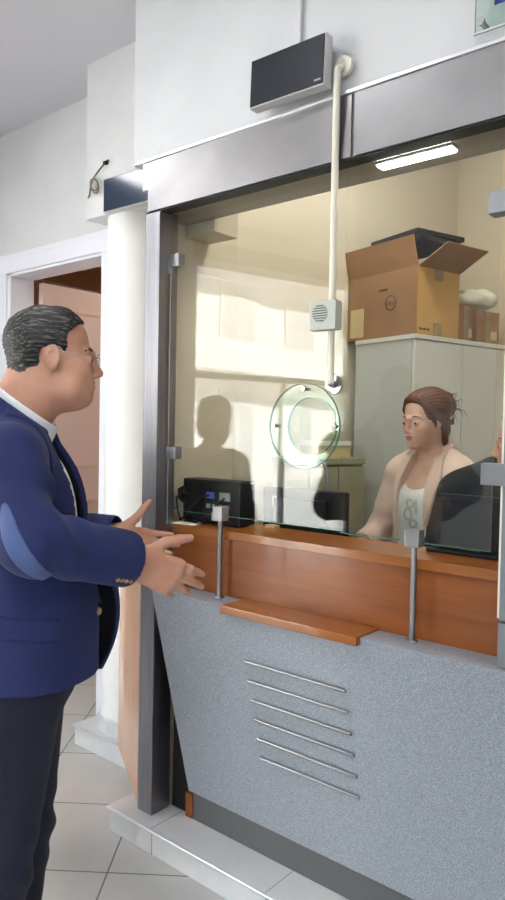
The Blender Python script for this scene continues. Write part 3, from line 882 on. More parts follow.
# black device with sockets and cables, seen from behind
t = thing('document_printer', 'black document printer seen from its socket side at the left of the worktop', 'printer', (.045, .165, 1.15))
MB().box(0, .285, .0, .085, .004, .162, .008).build('casing', 'black_plastic', t)
b = MB()
for (x0, x1, z0, z1) in ((.012, .012+.004, .02, .15), (.10, .104, .02, .15), (.012, .104, .146, .15), (.012, .104, .02, .024), (.115, .27, .145, .148)):
    b.box(x0, x1, -.004, 0, z0, z1)
b.build('panel_frame', 'dark_grey_plastic', t)
MB().box(.02, .095, -.002, 0, .06, .135).build('rear_plate', 'dark_grey_plastic', t)
MB().box(.125, .165, -.006, 0, .095, .118, .001).build('blue_socket', 'socket_blue', t)['label'] = 'blue socket'
b = MB()
for k in range(4): b.box(.125+.03*k, .145+.03*k, -.004, 0, .06, .075)
b.box(.19, .24, -.005, 0, .09, .12)
b.build('socket', 'port_grey', t)
MB().box(.15, .20, -.003, 0, .015, .045).build('rating_label', 'port_grey', t)
b = MB(); [b.box(x, x+.02, .01, .07, 0, .005) for x in (.01, .25)]; b.build('foot', 'dark_grey_plastic', t)
for k, pts in enumerate((
    [(.14, -.004, .105), (.12, -.03, .10), (.08, -.035, .06), (.04, -.03, .02), (.0, -.015, .006), (-.015, .01, .005)],
    [(.215, -.004, .10), (.20, -.03, .08), (.17, -.04, .04), (.10, -.03, .006), (.03, -.02, .005)],
    [(.05, -.003, .10), (.03, -.03, .11), (-.005, -.03, .09), (-.012, -.015, .04), (.02, -.03, .006)],
    [(.07, -.003, .08), (.06, -.03, .05), (.09, -.03, .02), (.14, -.03, .006)])):
    MB().tube(pts, .0032, 8).build('cable', 'black_plastic', t, True)
MB().tube([(-.004, .02, .06), (-.022, .01, .085), (-.024, .01, .115), (-.008, .02, .13)], [.004, .012, .012, .004], 12).build('cable_bundle', 'black_plastic', t, True)

# black monitor, back towards the window
def monitor(loc, rz, W, H, label, low=.075, sticker=True):
    t = thing('desktop_monitor', label, 'monitor', loc, rz)
    MB().box(-W/2, W/2, 0, .030, low, low+H, .008).build('casing', 'black_plastic', t)
    MB().box(-W*.32, W*.32, -.022, 0, low+H*.2, low+H*.86, .008).build('back_housing', 'dark_grey_plastic', t)
    MB().box(-W/2+.012, W/2-.012, .0300, .0312, low+.012, low+H-.012).build('screen', 'screen_black', t)
    MB().box(-.03, .03, -.012, .012, .012, low+H*.35, .004).build('neck', 'black_plastic', t)
    MB().lathe([(0, 0), (.065, 0), (.06, .010), (.03, .016), (0, .016)], (0, .0, 0), 'z', 36).build('base', 'black_plastic', t, True, auto=40)
    if sticker:
        MB().box(-.14, -.120, -.0012, 0, low+H*.70, low+H*.86).build('sticker', 'paper_white', t)['label'] = 'white sticker'
    return t
monitor((.415, .42, .95), 0, .375, .255, 'black monitor with white sticker, its back to the window, left of the clerk')
# small black screen at the right
t = thing('counter_screen', 'small black screen on the worktop in front of the person in black', 'monitor', (1.125, .225, 1.15))
MB().box(-.09, .13, .012, .035, .020, .172, .005).build('casing', 'black_plastic', t)
MB().box(-.075, .115, .009, .012, .035, .158, .002).build('back_panel', 'dark_grey_plastic', t)
MB().box(-.11, .13, -.012, .05, 0, .012, .004).build('base', 'black_plastic', t)
MB().box(-.01, .04, .014, .032, .010, .03).build('neck', 'black_plastic', t)
# slip of paper beside the printer
t = MB().box(-.022, .022, -.015, .015, .0, .012, .002).build('note_pad', 'label_cream', loc=(.405, .255, 1.15)); tag(t, 'small cream note pad on the worktop between printer and monitor', 'note pad')
t = MB().box(-.05, .05, -.035, .035, .0, .0015).build('paper_slip', 'paper_white', loc=(.115, .122, 1.15)); t.rotation_euler = (0, 0, .2); tag(t, 'white paper slip on the worktop in front of the printer', 'paper')
# ------------------------------------------------------------------ people
mat('skin_man', srgb(198, 150, 126), 0.5, col2=srgb(182, 130, 108), nscale=14, bump=0.05, bscale=120)
mat('skin_woman', srgb(216, 172, 152), 0.5, col2=srgb(208, 160, 140), nscale=10)
mat('lip_man', srgb(168, 96, 84), 0.45); mat('lip_woman', srgb(186, 112, 102), 0.4)
mat('eye_white', srgb(196, 186, 178), 0.3); mat('iris', srgb(70, 48, 34), 0.15)
mat('brow_dark', srgb(52, 40, 34), 0.8)
mat('hair_greying', srgb(17, 16, 17), 0.5, col2=srgb(150, 146, 142), nscale=9, nstretch=(3, 30, 30), detail=8, ramp=(0.52, 0.82))
mat('hair_auburn', srgb(66, 34, 20), 0.45, col2=srgb(120, 68, 38), nscale=9, nstretch=(3, 30, 30), detail=8)
mat('hair_black', srgb(22, 18, 17), 0.5); mat('hair_brown', srgb(60, 44, 34), 0.5)
def fabric(name, c1, c2, rough=.85, sheen=.2, weave=380):
    mat(name, c1, rough, col2=c2, nscale=6, bump=0.12, bscale=weave, sheen=sheen)
fabric('jacket_navy', srgb(17, 28, 76), srgb(23, 36, 90), sheen=.03)
fabric('lining_navy', srgb(10, 13, 30), srgb(12, 16, 36), sheen=.0)
fabric('patch_blue', srgb(64, 82, 128), srgb(76, 94, 142), sheen=.05)
fabric('jeans_dark', srgb(9, 13, 30), srgb(15, 21, 44), weave=500, sheen=.02)
fabric('shirt_white', srgb(232, 234, 238), srgb(224, 227, 233), sheen=0)
fabric('cardigan_pink', srgb(224, 194, 178), srgb(214, 184, 168))
fabric('tee_white', srgb(226, 224, 220), srgb(218, 216, 212))
fabric('tee_black', srgb(12, 12, 14), srgb(17, 17, 19), sheen=.02)
fabric('skirt_grey', srgb(90, 90, 96), srgb(76, 76, 82))
mat('shoe_black', srgb(18, 16, 16), 0.3)
mat('button_brass', srgb(184, 150, 96), 0.3, 0.7)
mat('wire_metal', (0.7, 0.66, 0.6, 1), 0.25, 1.0)
mat('print_grey', srgb(190, 187, 184), 0.8)
mat_glass('lens_glass', (0.99, 0.99, 0.99, 1))

def rotz(a): c, s = math.cos(a), math.sin(a); return np.array([[c, -s, 0], [s, c, 0], [0, 0, 1.]])
def roty(a): c, s = math.cos(a), math.sin(a); return np.array([[c, 0, s], [0, 1, 0], [-s, 0, c]])   # +a pitches the face down
class Frame:
    def __init__(s, T, Rm, k=1.0): s.T = np.array(T, float); s.R = Rm; s.k = k
    def p(s, q): return s.R@(np.array(q, float)*s.k)+s.T
    def cap(s, a, b, ra, rb): return mcap(s.p(a), s.p(b), ra*s.k, rb*s.k)
    def ell(s, c, r, rot=None): return mell(s.p(c), np.array(r)*s.k, s.R if rot is None else s.R@rot)
    def inv(s, P): return ((P-s.T)@s.R)/s.k

def head_sdf(F, heavy=True):
    s = SDF(); j = 1.0 if heavy else .86; nz = 1.0 if heavy else .78
    s.add(F.ell((-.022, 0, .036), (.086, .073, .077)), 0)
    s.add(F.ell((.022, 0, .032), (.060, .064, .070)), .02)
    s.add(F.ell((.034, 0, -.045), (.053, .060*j, .072)), .03)
    s.add(F.ell((.028, 0, -.082), (.050, .052*j, .038)), .02)
    s.add(F.ell((.066, 0, -.100), (.018, .022*j, .017)), .02)
    if heavy:
        s.add(F.ell((.020, 0, -.105), (.045, .045, .026)), .03)
        for e in (1, -1): s.add(F.ell((.022, .046*e, -.078), (.030, .018, .026)), .02)
    s.add(F.ell((.068, 0, -.066), (.022, .027, .026)), .015)
    for e in (1, -1):
        s.add(F.ell((.056, .036*e, -.036), (.024, .022, .020)), .02)
        s.add(F.cap((.074-.004*(nz < 1), .036*e, .009), (.086-.004*(nz < 1), .008*e, .006), .0085, .009), .012)
        s.sub(F.ell((.099, .031*e, -.013), (.019, .017, .0105)), .010)
        s.add(F.ell((.0735, .031*e, -.013), (.0140, .0145, .0140)), .003)
        s.sub(F.ell((.0900, .031*e, -.0142), (.010, .0115, .0034 if heavy else .0027)), .002)
    s.add(F.cap((.086, 0, .004), (.1015-.004*(nz < 1), 0, -.036), .0075*nz, .0095*nz), .010)
    s.add(F.ell((.1035-.004*(nz < 1), 0, -.043), (.0115*nz, .0105*nz, .0095*nz)), .006)
    for e in (1, -1):
        s.add(F.ell((.092-.002*(nz < 1), .0115*e*nz, -.048), (.0105, .0075*nz, .0075*nz)), .006)
        s.sub(F.ell((.098, .0065*e, -.0555), (.006, .0035, .004)), .002)
    s.add(F.ell((.0865, 0, -.0655), (.0085, .021, .0052)), .005)
    s.add(F.ell((.0855, 0, -.0755), (.0085, .018, .0058)), .005)
    s.sub(F.ell((.0965, 0, -.0703), (.008, .022, .0014)), .002)
    for e in (1, -1):
        rot = rotz(e*.35)@roty(-.15)
        s.add(F.ell((-.006, .074*e, -.002), (.0195, .0075, .032), rot), .006)
        s.sub(F.ell((-.002, .0815*e, .002), (.0115, .005, .021), rot), .003)
        s.add(F.ell((.006, .076*e, -.003), (.005, .004, .008)), .003)
        s.add(F.ell((-.002, .072*e, -.030), (.009, .006, .009)), .004)
    return s
def head_extras(F, root, skinm, lipm, browm, brow_w=1.0):
    for e in (1, -1):
        c = F.p((.0745, .031*e, -.0133)); M = Matrix.Translation(Vector(c))
        ez = F.R@np.array((1., 0, 0))
        b = MB(); bmesh.ops.create_uvsphere(b.bm, u_segments=20, v_segments=14, radius=.0127*F.k, matrix=M)
        eo = b.build('eye', 'eye_white', root, True)
        d = Vector(F.R@(np.array((1.0, .12*e*0, 0))))
        b = MB(); bmesh.ops.create_uvsphere(b.bm, u_segments=16, v_segments=10, radius=.0072*F.k, matrix=Matrix.Translation(Vector(c)+d*.0076*F.k))
        b.build('iris', 'iris', eo, True)
        # lids: thin skin shells over the upper and lower part of the eyeball
        lid = MB(); nu, nv = 16, 6
        for (zlo, zhi) in ((.26, 1.25), (-1.25, -.34)):
            rows = []
            for i in range(nv+1):
                el_ = zlo+(zhi-zlo)*i/nv; row = []
                for j_ in range(nu+1):
                    az = -1.25+2.5*j_/nu
                    e2 = el_*(1 if zlo > 0 and i else 1)*(1-.55*(abs(az)/1.25)**2 if (i == 0 and zlo > 0) or (i == nv and zlo < 0) else 1)
                    rr = .0136
                    row.append(lid.bm.verts.new(Vector(F.p((.0745+rr*math.cos(e2)*math.cos(az), .031*e+rr*math.cos(e2)*math.sin(az), -.0133+rr*math.sin(e2))))))
                rows.append(row)
            for i in range(nv):
                for j_ in range(nu): lid.bm.faces.new((rows[i][j_], rows[i][j_+1], rows[i+1][j_+1], rows[i+1][j_]))
        lid.build('eyelid', skinm, root, True)
        pts = [F.p(q) for q in ((.0835, .012*e, .0085), (.0855, .022*e, .0125), (.0815, .034*e, .014), (.070, .048*e, .009))]
        MB().tube(pts, [.0022*F.k*brow_w, .0032*F.k*brow_w, .003*F.k*brow_w, .0012*F.k], 8).build('eyebrow', browm, root, True)

def hand_sdf(wr, d, back, sign, curls, spread=(.10, .03, -.04, -.12), thumb=((.6, .75, -.25), (.75, .62, -.2)), k=1.0):
    # local X fingers, Z back of hand, Y thumb side; sign=+1 right, -1 left
    X = np.array(d, float); X /= np.linalg.norm(X)
    Zb = np.array(back, float); Zb -= X*(Zb@X); Zb /= np.linalg.norm(Zb)
    Y = np.cross(Zb, X)*sign
    Rm = np.stack([X, Y, Zb], 1); F = Frame(wr, Rm, k)
    s = SDF()
    ys = (.030, .010, -.011, -.029)
    s.add(F.cap((-.03, 0, 0), (.01, 0, 0), .027, .026), 0)
    s.add(F.cap((-.03, .008, 0), (.01, .012, 0), .022, .022), .01)
    s.add(F.cap((-.03, -.008, 0), (.01, -.012, 0), .022, .022), .01)
    for y, L in zip(ys, (.092, .095, .089, .080)):
        s.add(F.cap((.008, y*.62, 0), (L, y, 0.001), .0165, .0125), .014)
    s.add(F.ell((.035, .022, -.010), (.030, .018, .014)), .012)
    s.add(F.ell((.035, -.022, -.009), (.034, .013, .013)), .012)
    segs = ((.044, .026, .021), (.049, .030, .022), (.045, .028, .021), (.034, .021, .019))
    for i in range(4):
        p = np.array((.092-.012*abs(i-1.1), ys[i], 0.001)); a = 0.0
        r = (.0098, .0100, .0095, .0083)[i]
        for jn in range(3):
            a += curls[i][jn]
            sp = spread[i]*(1 if jn < 3 else .5)
            v = np.array((math.cos(a)*math.cos(sp), math.sin(sp), -math.sin(a)))
            q = p+v*segs[i][jn]
            r2 = r*(.93, .90, .85)[jn]
            s.add(F.cap(p, q, r, r2), .004 if jn else .010)
            p, r = q, r2
    p = np.array((.022, .028, -.010)); r = .0150
    for jn, (v, L) in enumerate(zip((np.array((.62, .76, -.18)),)+tuple(np.array(t) for t in thumb), (.042, .034, .028))):
        v = v/np.linalg.norm(v); q = p+v*L; r2 = (.0118, .0105, .0088)[jn]
        s.add(F.cap(p, q, r, r2), .010 if jn == 0 else .004)
        p, r = q, r2
    return s, F

def torso(s, o=0.0, heavy=True, k0=.03):
    w = 1.0 if heavy else .86
    s.add(mell((0, 0, 1.27), ((.118+o), (.162*w+o), .20+o)), 0)
    s.add(mell((.022 if heavy else .005, 0, 1.09), ((.132 if heavy else .10)+o, (.160*w+o), .17+o)), k0)
    s.add(mell((0, 0, .95), (.120+o, .166*w+o, .13+o)), k0)
    for e in (1, -1):
        s.add(mcap((-.02, .05*e, 1.425), (-.012, .165*w*e, 1.415), .055+o, .052+o), k0)
        s.add(mcap((-.03, .02*e, 1.50), (-.018, .13*e, 1.445), .045+o, .038+o), k0)
    return s
def body_mesh(name, root, s, hs, lo, hi, h, skinm, lipm, F, k=1):
    def pick(c):
        q = F.inv(c)
        lips = (q[:, 0] > .078) & (abs(q[:, 1]) < .0205-(abs(q[:, 2]+.070)*1.1)) & (q[:, 2] < -.0622) & (q[:, 2] > -.0790)
        return lips.astype(int)
    v, f = mesh_sdf(s, lo, hi, h)
    return np_mesh(name, v, f, [skinm, lipm], root, pick, smooth_it=1)
def cloth(name, s, lo, hi, h, mats, root, pick=None, sm=1):
    v, f = mesh_sdf(s, lo, hi, h)
    return np_mesh(name, v, f, mats if isinstance(mats, list) else [mats], root, pick, smooth_it=sm)
def wrinkle(fn):
    return fn

# ================================================================= the man in the navy blazer
MAN = thing('person', 'person in navy blazer with elbow patches, gesturing with both hands before the counter', 'person', (.515, -.801, 0), R(52))
HF = Frame((.062, -.010, 1.656), rotz(R(3))@roty(R(-3)), .935)
sh_r, el_r, wr_r = np.array((-.015, -.195, 1.430)), np.array((.040, -.290, 1.280)), np.array((.248, -.130, 1.206))
sh_l, el_l, wr_l = np.array((-.015, .195, 1.425)), np.array((.00, .262, 1.195)), np.array((.200, .185, 1.212))
hr, HRF = hand_sdf(wr_r, (.82, .28, -.45), (.34, -.93, .03), 1,
    ((.12, .20, .12), (.20, .26, .16), (.30, .32, .20), (.40, .36, .22)), spread=(.05, .01, -.03, -.07), thumb=((.82, .57, -.05), (.86, .50, -.05)), k=1.07)
hl, HLF = hand_sdf(wr_l, (.83, .42, -.28), (-.35, .90, -.18), -1,
    ((.22, .25, .2), (.35, .35, .25), (.42, .4, .3), (.5, .4, .3)), thumb=((.50, .84, .0), (.55, .82, .05)))
body = SDF()
torso(body, -.014)
body.add(mcap((-.025, 0, 1.49), HF.p((-.030, 0, -.07)), .066, .060), .03)
body.add(mcap((-.035, 0, 1.51), HF.p((-.045, 0, -.03)), .058, .054), .03)
body.group(head_sdf(HF, True), .02)
for sh, el, wr in ((sh_r, el_r, wr_r), (sh_l, el_l, wr_l)):
    body.add(mcap(sh, el, .048, .040), .02); body.add(mcap(el, wr, .040, .026), .01)
body.group(hr, .008).group(hl, .008)
legs_m = [((0, -.095, .93), (-.040, -.105, .50), (-.10, -.115, .09)), ((0, .095, .93), (-.005, .115, .50), (-.05, .125, .09))]
for hp, kn, an in legs_m:
    body.add(mcap(hp, kn, .080, .055), .03); body.add(mcap(kn, an, .054, .038), .02)
    a = np.array(an); body.add(mcap(a+(0, 0, -.03), a+(.12, 0, -.055), .034, .026), .02)
body_mesh('body', MAN, body, None, (-.25, -.42, 0.0), (.50, .42, 1.82), .0034, 'skin_man', 'lip_man', HF)
head_extras(HF, MAN, 'skin_man', 'lip_man', 'brow_dark', 1.7)
# hair: swept back, greying
def hair_man():
    s = SDF(); F = HF
    s.add(F.ell((-.024, 0, .038), (.094, .0815, .0845)), 0)
    s.add(F.ell((.018, 0, .044), (.062, .070, .071)), .02)
    s.add(F.ell((-.062, 0, -.022), (.046, .062, .046)), .02)
    zz = [-.070, -.045, -.022, -.018, -.010, .004, .020, .038, .052, .066, .080, .10, .12]
    xx = [-.050, -.034, -.028, .014, .020, .026, .030, .030, .034, .050, .066, .078, .08]
    def c1(P):
        q = F.inv(P)
        lim = np.interp(q[:, 2], zz, xx)+np.where(q[:, 2] > .05, -.010*np.clip((abs(q[:, 1])-.02)/.04, 0, 1)*0+.006*np.clip(1-abs(q[:, 1])/.03, 0, 1), 0)
        d = (q[:, 0]-lim)*.75
        ear = .029-np.sqrt((q[:, 0]+.006)**2+(q[:, 2]+.006)**2*.8)
        ear = np.where((abs(q[:, 1]) > .05) & (q[:, 2] < .018), ear, -1)
        low = -.072-q[:, 2]-.25*np.clip(q[:, 0]+.05, 0, .1)
        phi = np.arctan2(q[:, 1], q[:, 2]-.02)
        gr = .0013*np.sin(phi*46+2.5*np.sin(q[:, 0]*38))+.0009*np.sin(phi*83+q[:, 0]*60)
        return np.maximum(np.maximum(d, ear), low)+0*gr
    s.cut(c1)
    v, f = mesh_sdf(s, HF.T-.16, HF.T+.16, .003)
    q = HF.inv(v); phi = np.arctan2(q[:, 1], q[:, 2]-.02)
    n = (q-np.array((-.02, 0, .03))); n /= np.linalg.norm(n, axis=1)[:, None]
    gr = .0014*np.sin(phi*44+2.5*np.sin(q[:, 0]*38))+.0010*np.sin(phi*81+q[:, 0]*70+1.3)+.0012*np.sin(q[:, 0]*95+phi*9)
    v = v+(n*gr[:, None])@HF.R.T
    return np_mesh('hair', v, f, ['hair_greying'], MAN, None, smooth_it=0)
hair_man()
# glasses
g = MB()
for e in (1, -1):
    loop = [HF.p((.1035-.0000-.012*max(0, abs(.033+.022*math.cos(a))-.03)*12*.1-.20*max(0, .022*math.cos(a))*1, e*(.034+.0235*math.cos(a)), -.016+.0175*math.sin(a))) for a in [2*math.pi*k/32 for k in range(32)]]
    g.tube(loop, .0011, 8, closed=True)
    g.tube([HF.p((.0985, .0572*e, -.010)), HF.p((.080, .0735*e, -.006)), HF.p((.03, .0770*e, .004)), HF.p((0.0, .079*e, .010)), HF.p((-.014, .0785*e, .002))], .0011, 8)
g.tube([HF.p((.1035, .0105, -.010)), HF.p((.107, 0, -.007)), HF.p((.1035, -.0105, -.010))], .0011, 8)
GL = g.build('glasses', 'wire_metal', MAN, True)
for e in (1, -1):
    b = MB(); ring = []
    for off in (0, .0012):
        ring.append([HF.p((.1030+off-.20*max(0, .022*math.cos(a)), e*(.034+.0225*math.cos(a)), -.016+.0165*math.sin(a))) for a in [2*math.pi*k/24 for k in range(24)]])
    vs = [tuple(p) for r_ in ring for p in r_]
    b._add(vs, [tuple(range(24))[::-1], tuple(range(24, 48))]+[(k, (k+1) % 24, 24+(k+1) % 24, 24+k) for k in range(24)])
    b.build('lens', 'lens_glass', GL)

# shirt
s = SDF(); torso(s, -.002)
s.add(mcap((-.028, 0, 1.49), (.005, -.003, 1.565), .072, .067), .02)
def collar_cut(P):
    # open collar: sloping upper rim, falls to the front
    top = P[:, 2]-(1.588-.42*np.clip(P[:, 0]+.035, 0, .2)-.05*np.clip(-P[:, 0]-.05, 0, 1))
    low = .88-P[:, 2]
    return np.maximum(top, low)
s.cut(collar_cut)
neckline = mcap((.12, 0, 1.585), (.085, 0, 1.455), .050, .010); s.sub(neckline, .004)
SHIRT = cloth('shirt', s, (-.24, -.26, .84), (.24, .26, 1.66), .005, 'shirt_white', MAN)
# shirt collar: a band round the neck, sloping down to two points
class Band(SDF):
    def __call__(s_, P, c, rad):
        d = mcap((-.026, 0, 1.46), HF.p((-.036, 0, -.06)), .079, .071).f(P)
        up_ = P[:, 2]-(1.545-.70*np.clip(P[:, 0], -.12, .2))
        lo2 = (1.545-.70*np.clip(P[:, 0], -.12, .2))-.036-.055*np.clip((P[:, 0]+.01)/.05, 0, 1)-P[:, 2]
        gap = np.where(P[:, 0] > 0, .012+.30*np.clip(1.52-P[:, 2], 0, .1)-abs(P[:, 1]), -1)
        return np.maximum(np.maximum(np.maximum(abs(d-.002)-.004, up_), lo2), gap)
cloth('collar', Band(), (-.16, -.13, 1.38), (.14, .13, 1.66), .0035, 'shirt_white', SHIRT)

# jacket: shell with open front
def jacket_outer(o):
    s = SDF(); torso(s, .022+o)
    s.add(mcyl((.02, 0, .80), (.012, 0, 1.20), (.170+o, .205+o), (.150+o, .182+o)), .03)
    s.add(mcap((-.030, 0, 1.47), (-.030, -.002, 1.555), .100+o, .094+o), .03)
    s.add(mell((.135, .115, 1.04), (.085+o, .075+o, .16+o)), .05)
    for e in (1, -1): s.add(mcap((-.02, .10*e, 1.445), (-.014, .195*e, 1.415), .060+o, .066+o), .02)
    return s
jz = [0.80, .90, 1.00, 1.10, 1.20, 1.30, 1.40, 1.50, 1.60]
jw_r = [.072, .064, .060, .072, .104, .110, .100, .080, .085]
jw_l = [.105, .100, .094, .084, .060, .052, .056, .064, .085]
def front_open(P):
    w = np.where(P[:, 1] < 0, np.interp(P[:, 2], jz, jw_r), np.interp(P[:, 2], jz, jw_l))
    return np.maximum(abs(P[:, 1])-w, -(P[:, 0]-.02))
jo = jacket_outer(0); ji = jacket_outer(-.010)
def folds(P):
    return .0035*np.sin(P[:, 2]*46+P[:, 1]*22+3*np.sin(P[:, 0]*17))*np.clip((1.30-P[:, 2])/.3, 0, 1)
class Jacket(SDF):
    def __call__(s, P, c, rad):
        d = jo(P, c, rad); di = ji(P, c, rad)
        d = np.maximum(d, -di)
        d = np.maximum(d, -front_open(P))
        hem = .942+np.where(P[:, 1] > 0, -.05*np.clip(P[:, 1]/.08, 0, 1), .06*np.clip(P[:, 0]-.10, 0, 1)+.45*np.clip(P[:, 0]-.160, 0, .1))-P[:, 2]
        d = np.maximum(d, hem)
        top = P[:, 2]-(1.527-.70*np.clip(P[:, 0], -.12, .2))
        d = np.maximum(d, top)
        for (sh, el, wr, h1, h2) in SLV:
            if np.linalg.norm((sh+wr)/2-c) > .40+rad+.05: continue
            e1 = mcap(sh, el, .069, .062).f(P); e2 = mcap(el, wr, .064, .060).f(P)
            k = .025; hh = np.maximum(k-abs(e1-e2), 0)/k; e = np.minimum(e1, e2)-hh*hh*k*.25
            # creases near the elbow and upper arm
            t = (P-el)@((wr-el)/np.linalg.norm(wr-el))
            up = (P-el)@((sh-el)/np.linalg.norm(sh-el))
            e = e+.0050*np.sin(t*85+P[:, 2]*60)*np.exp(-((t-.05)/.06)**2)+.0038*np.sin(up*75+P[:, 0]*40)*np.exp(-((up-.10)/.08)**2)
            ax = (wr-el)/np.linalg.norm(wr-el)
            e = np.maximum(e, (P-wr)@ax+h1)
            hol = mcap(el+ax*.15, wr+ax*.05, .050, .052).f(P)
            e = np.maximum(e, -hol)
            k = .03; hh = np.maximum(k-abs(d-e), 0)/k; d = np.minimum(d, e)-hh*hh*k*.25
        return d
SLV = [(sh_r, el_r, wr_r, .028, 0), (sh_l, el_l, wr_l, -.014, 0)]
def elbow_patch(c):
    rel_ = c-(el_r+np.array((-.004, -.05, .0)))
    a = (rel_@np.array((.34, 0, -.94)))/.052; b_ = (rel_@np.array((.94, 0, .34)))/.082
    # oval patch over the outer elbow, on the sleeve only
    q = c-el_r
    out = (q[:, 1] < -.012)|(q[:, 0] < -.02)
    u = q@np.array((.50, .0, -.86)); w_ = q@np.array((.86, 0, .50))
    return ((u-.0)**2/.085**2+(w_+.028)**2/.024**2 < 1) & (np.linalg.norm(q, axis=1) < .16) & (q[:, 1] < .01)
v, f = mesh_sdf(Jacket(), (-.26, -.42, .88), (.33, .36, 1.62), .0042)
def jpick(c):
    m = np.zeros(len(c), int)
    # lining: faces on the inner shell wall
    d = jo(c, np.zeros(3), 9.0)
    sleeve = np.minimum(mcap(sh_r, el_r, .075, .07).f(c), np.minimum(mcap(el_r, wr_r, .07, .055).f(c), np.minimum(mcap(sh_l, el_l, .075, .07).f(c), mcap(el_l, wr_l, .07, .055).f(c))))
    m[(d < -.0055) & (sleeve > .0)] = 1
    return m
JK = np_mesh('jacket', v, f, ['jacket_navy', 'lining_navy', 'patch_blue'], MAN, jpick, smooth_it=1)
# elbow patch: a thin suede oval over the sleeve
def sleeve_d(P, sh, el, wr):
    e1 = mcap(sh, el, .069, .062).f(P); e2 = mcap(el, wr, .064, .060).f(P)
    k = .025; hh = np.maximum(k-abs(e1-e2), 0)/k; return np.minimum(e1, e2)-hh*hh*k*.25
class Patch(SDF):
    def __call__(s_, P, c, rad):
        d = sleeve_d(P, sh_r, el_r, wr_r)
        t = (P-el_r)@((wr_r-el_r)/np.linalg.norm(wr_r-el_r)); up = (P-el_r)@((sh_r-el_r)/np.linalg.norm(sh_r-el_r))
        d = d+.0050*np.sin(t*85+P[:, 2]*60)*np.exp(-((t-.05)/.06)**2)+.0038*np.sin(up*75+P[:, 0]*40)*np.exp(-((up-.10)/.08)**2)
        q = P-el_r; u = q@np.array((.50, .0, -.86)); w_ = q@np.array((.86, 0, .50))
        r = (np.sqrt((u/.088)**2+((w_+.018-2.0*(u**2))/.019)**2)-1)*.019
        return np.maximum(np.maximum(np.maximum(d-.0045, -.003-d), r), q[:, 1]-.0)
# lapels and pocket flap: thin layers over the jacket front
class Layer(SDF):
    def __init__(s, region, lo_, hi_): s.r = region; s.lo = lo_; s.hi = hi_
    def __call__(s, P, c, rad):
        d = jo(P, c, rad)
        return np.maximum(np.maximum(d-s.hi, s.lo-d), s.r(P))
def lap(sign):
    def rg(P):
        y = P[:, 1]*sign; w = np.interp(P[:, 2], jz, jw_r if sign < 0 else jw_l)
        wid = np.interp(P[:, 2], [1.10, 1.16, 1.38, 1.385, 1.46, 1.56], [.0, .012, .062, .044, .050, .046])
        a = np.maximum(w-.002-y, y-(w+wid))
        top = P[:, 2]-(1.527-.70*np.clip(P[:, 0], -.12, .2))
        return np.maximum(np.maximum(a, 1.10-P[:, 2]), np.maximum(-(P[:, 0]+.03), top))
    return rg
cloth('elbow_patch', Patch(), el_r-.15, el_r+.15, .003, 'patch_blue', JK)['label'] = 'lighter blue suede elbow patch'
for sg in (-1, 1):
    cloth('lapel', Layer(lap(sg), -.004, .006), (-.06, -.2, 1.06), (.26, .2, 1.62), .0038, 'jacket_navy', JK)
def pk(P):
    return np.maximum(np.maximum(-.062-P[:, 0]*1-.0, P[:, 0]-.090), np.maximum(abs(P[:, 2]-(1.083-.12*P[:, 0]))-.024, P[:, 1]+.05))
cloth('pocket_flap', Layer(pk, -.004, .005), (-.1, -.26, 1.02), (.15, -.04, 1.14), .0038, 'jacket_navy', JK)
# brass buttons on cuff and front edge
ax = (wr_r-el_r)/np.linalg.norm(wr_r-el_r)
side = np.cross(ax, np.array((0, 0, 1.))); side /= np.linalg.norm(side); upv = np.cross(side, ax)
for k in range(4):
    base = wr_r-ax*(.042+.012*k)
    a = -46
    dr_ = side*math.cos(R(a))+upv*math.sin(R(a))
    p = base+dr_*(.0600+.0004*k)
    b = MB(); M = Matrix.Translation(Vector(p)) @ Vector(dr_).to_track_quat('Z', 'Y').to_matrix().to_4x4()
    bmesh.ops.create_cone(b.bm, cap_ends=True, segments=16, radius1=.0058, radius2=.0045, depth=.006, matrix=M)
    b.build('button', 'button_brass', JK)
for z in (1.085,):
    p = Vector((.1665, -.078, z)); M = Matrix.Translation(p) @ Vector((.75, -.66, 0)).to_track_quat('Z', 'Y').to_matrix().to_4x4()
    b = MB(); bmesh.ops.create_cone(b.bm, cap_ends=True, segments=20, radius1=.010, radius2=.008, depth=.007, matrix=M); b.build('button', 'button_brass', JK)
# jeans, belt, shoes
s = SDF()
s.add(mell((.005, 0, .95), (.122, .168, .13)), 0)
for hp, kn, an in legs_m:
    s.add(mcap(hp, kn, .096, .067), .03); s.add(mcap(kn, np.array(an)+(0, 0, -.02), .066, .054), .015)
s.cut(lambda P: np.maximum(P[:, 2]-1.03, .075-P[:, 2]))
v, f = mesh_sdf(s, (-.2, -.26, .03), (.26, .28, 1.06), .006)
v[:, 0] += .005*np.sin(v[:, 2]*70+v[:, 1]*30)*np.exp(-((v[:, 2]-.50)/.10)**2)
np_mesh('jeans', v, f, ['jeans_dark'], MAN, smooth_it=1)
for hp, kn, an in legs_m:
    a = np.array(an); s = SDF()
    s.add(mell(a+(-.005, 0, -.045), (.05, .040, .05)), 0); s.add(mell(a+(.09, 0, -.058), (.10, .047, .034)), .03)
    s.cut(lambda P: np.maximum(.004-P[:, 2], P[:, 2]-.105))
    cloth('shoe', s, a+(-.09, -.08, -.10), a+(.22, .08, .04), .005, 'shoe_black', MAN)
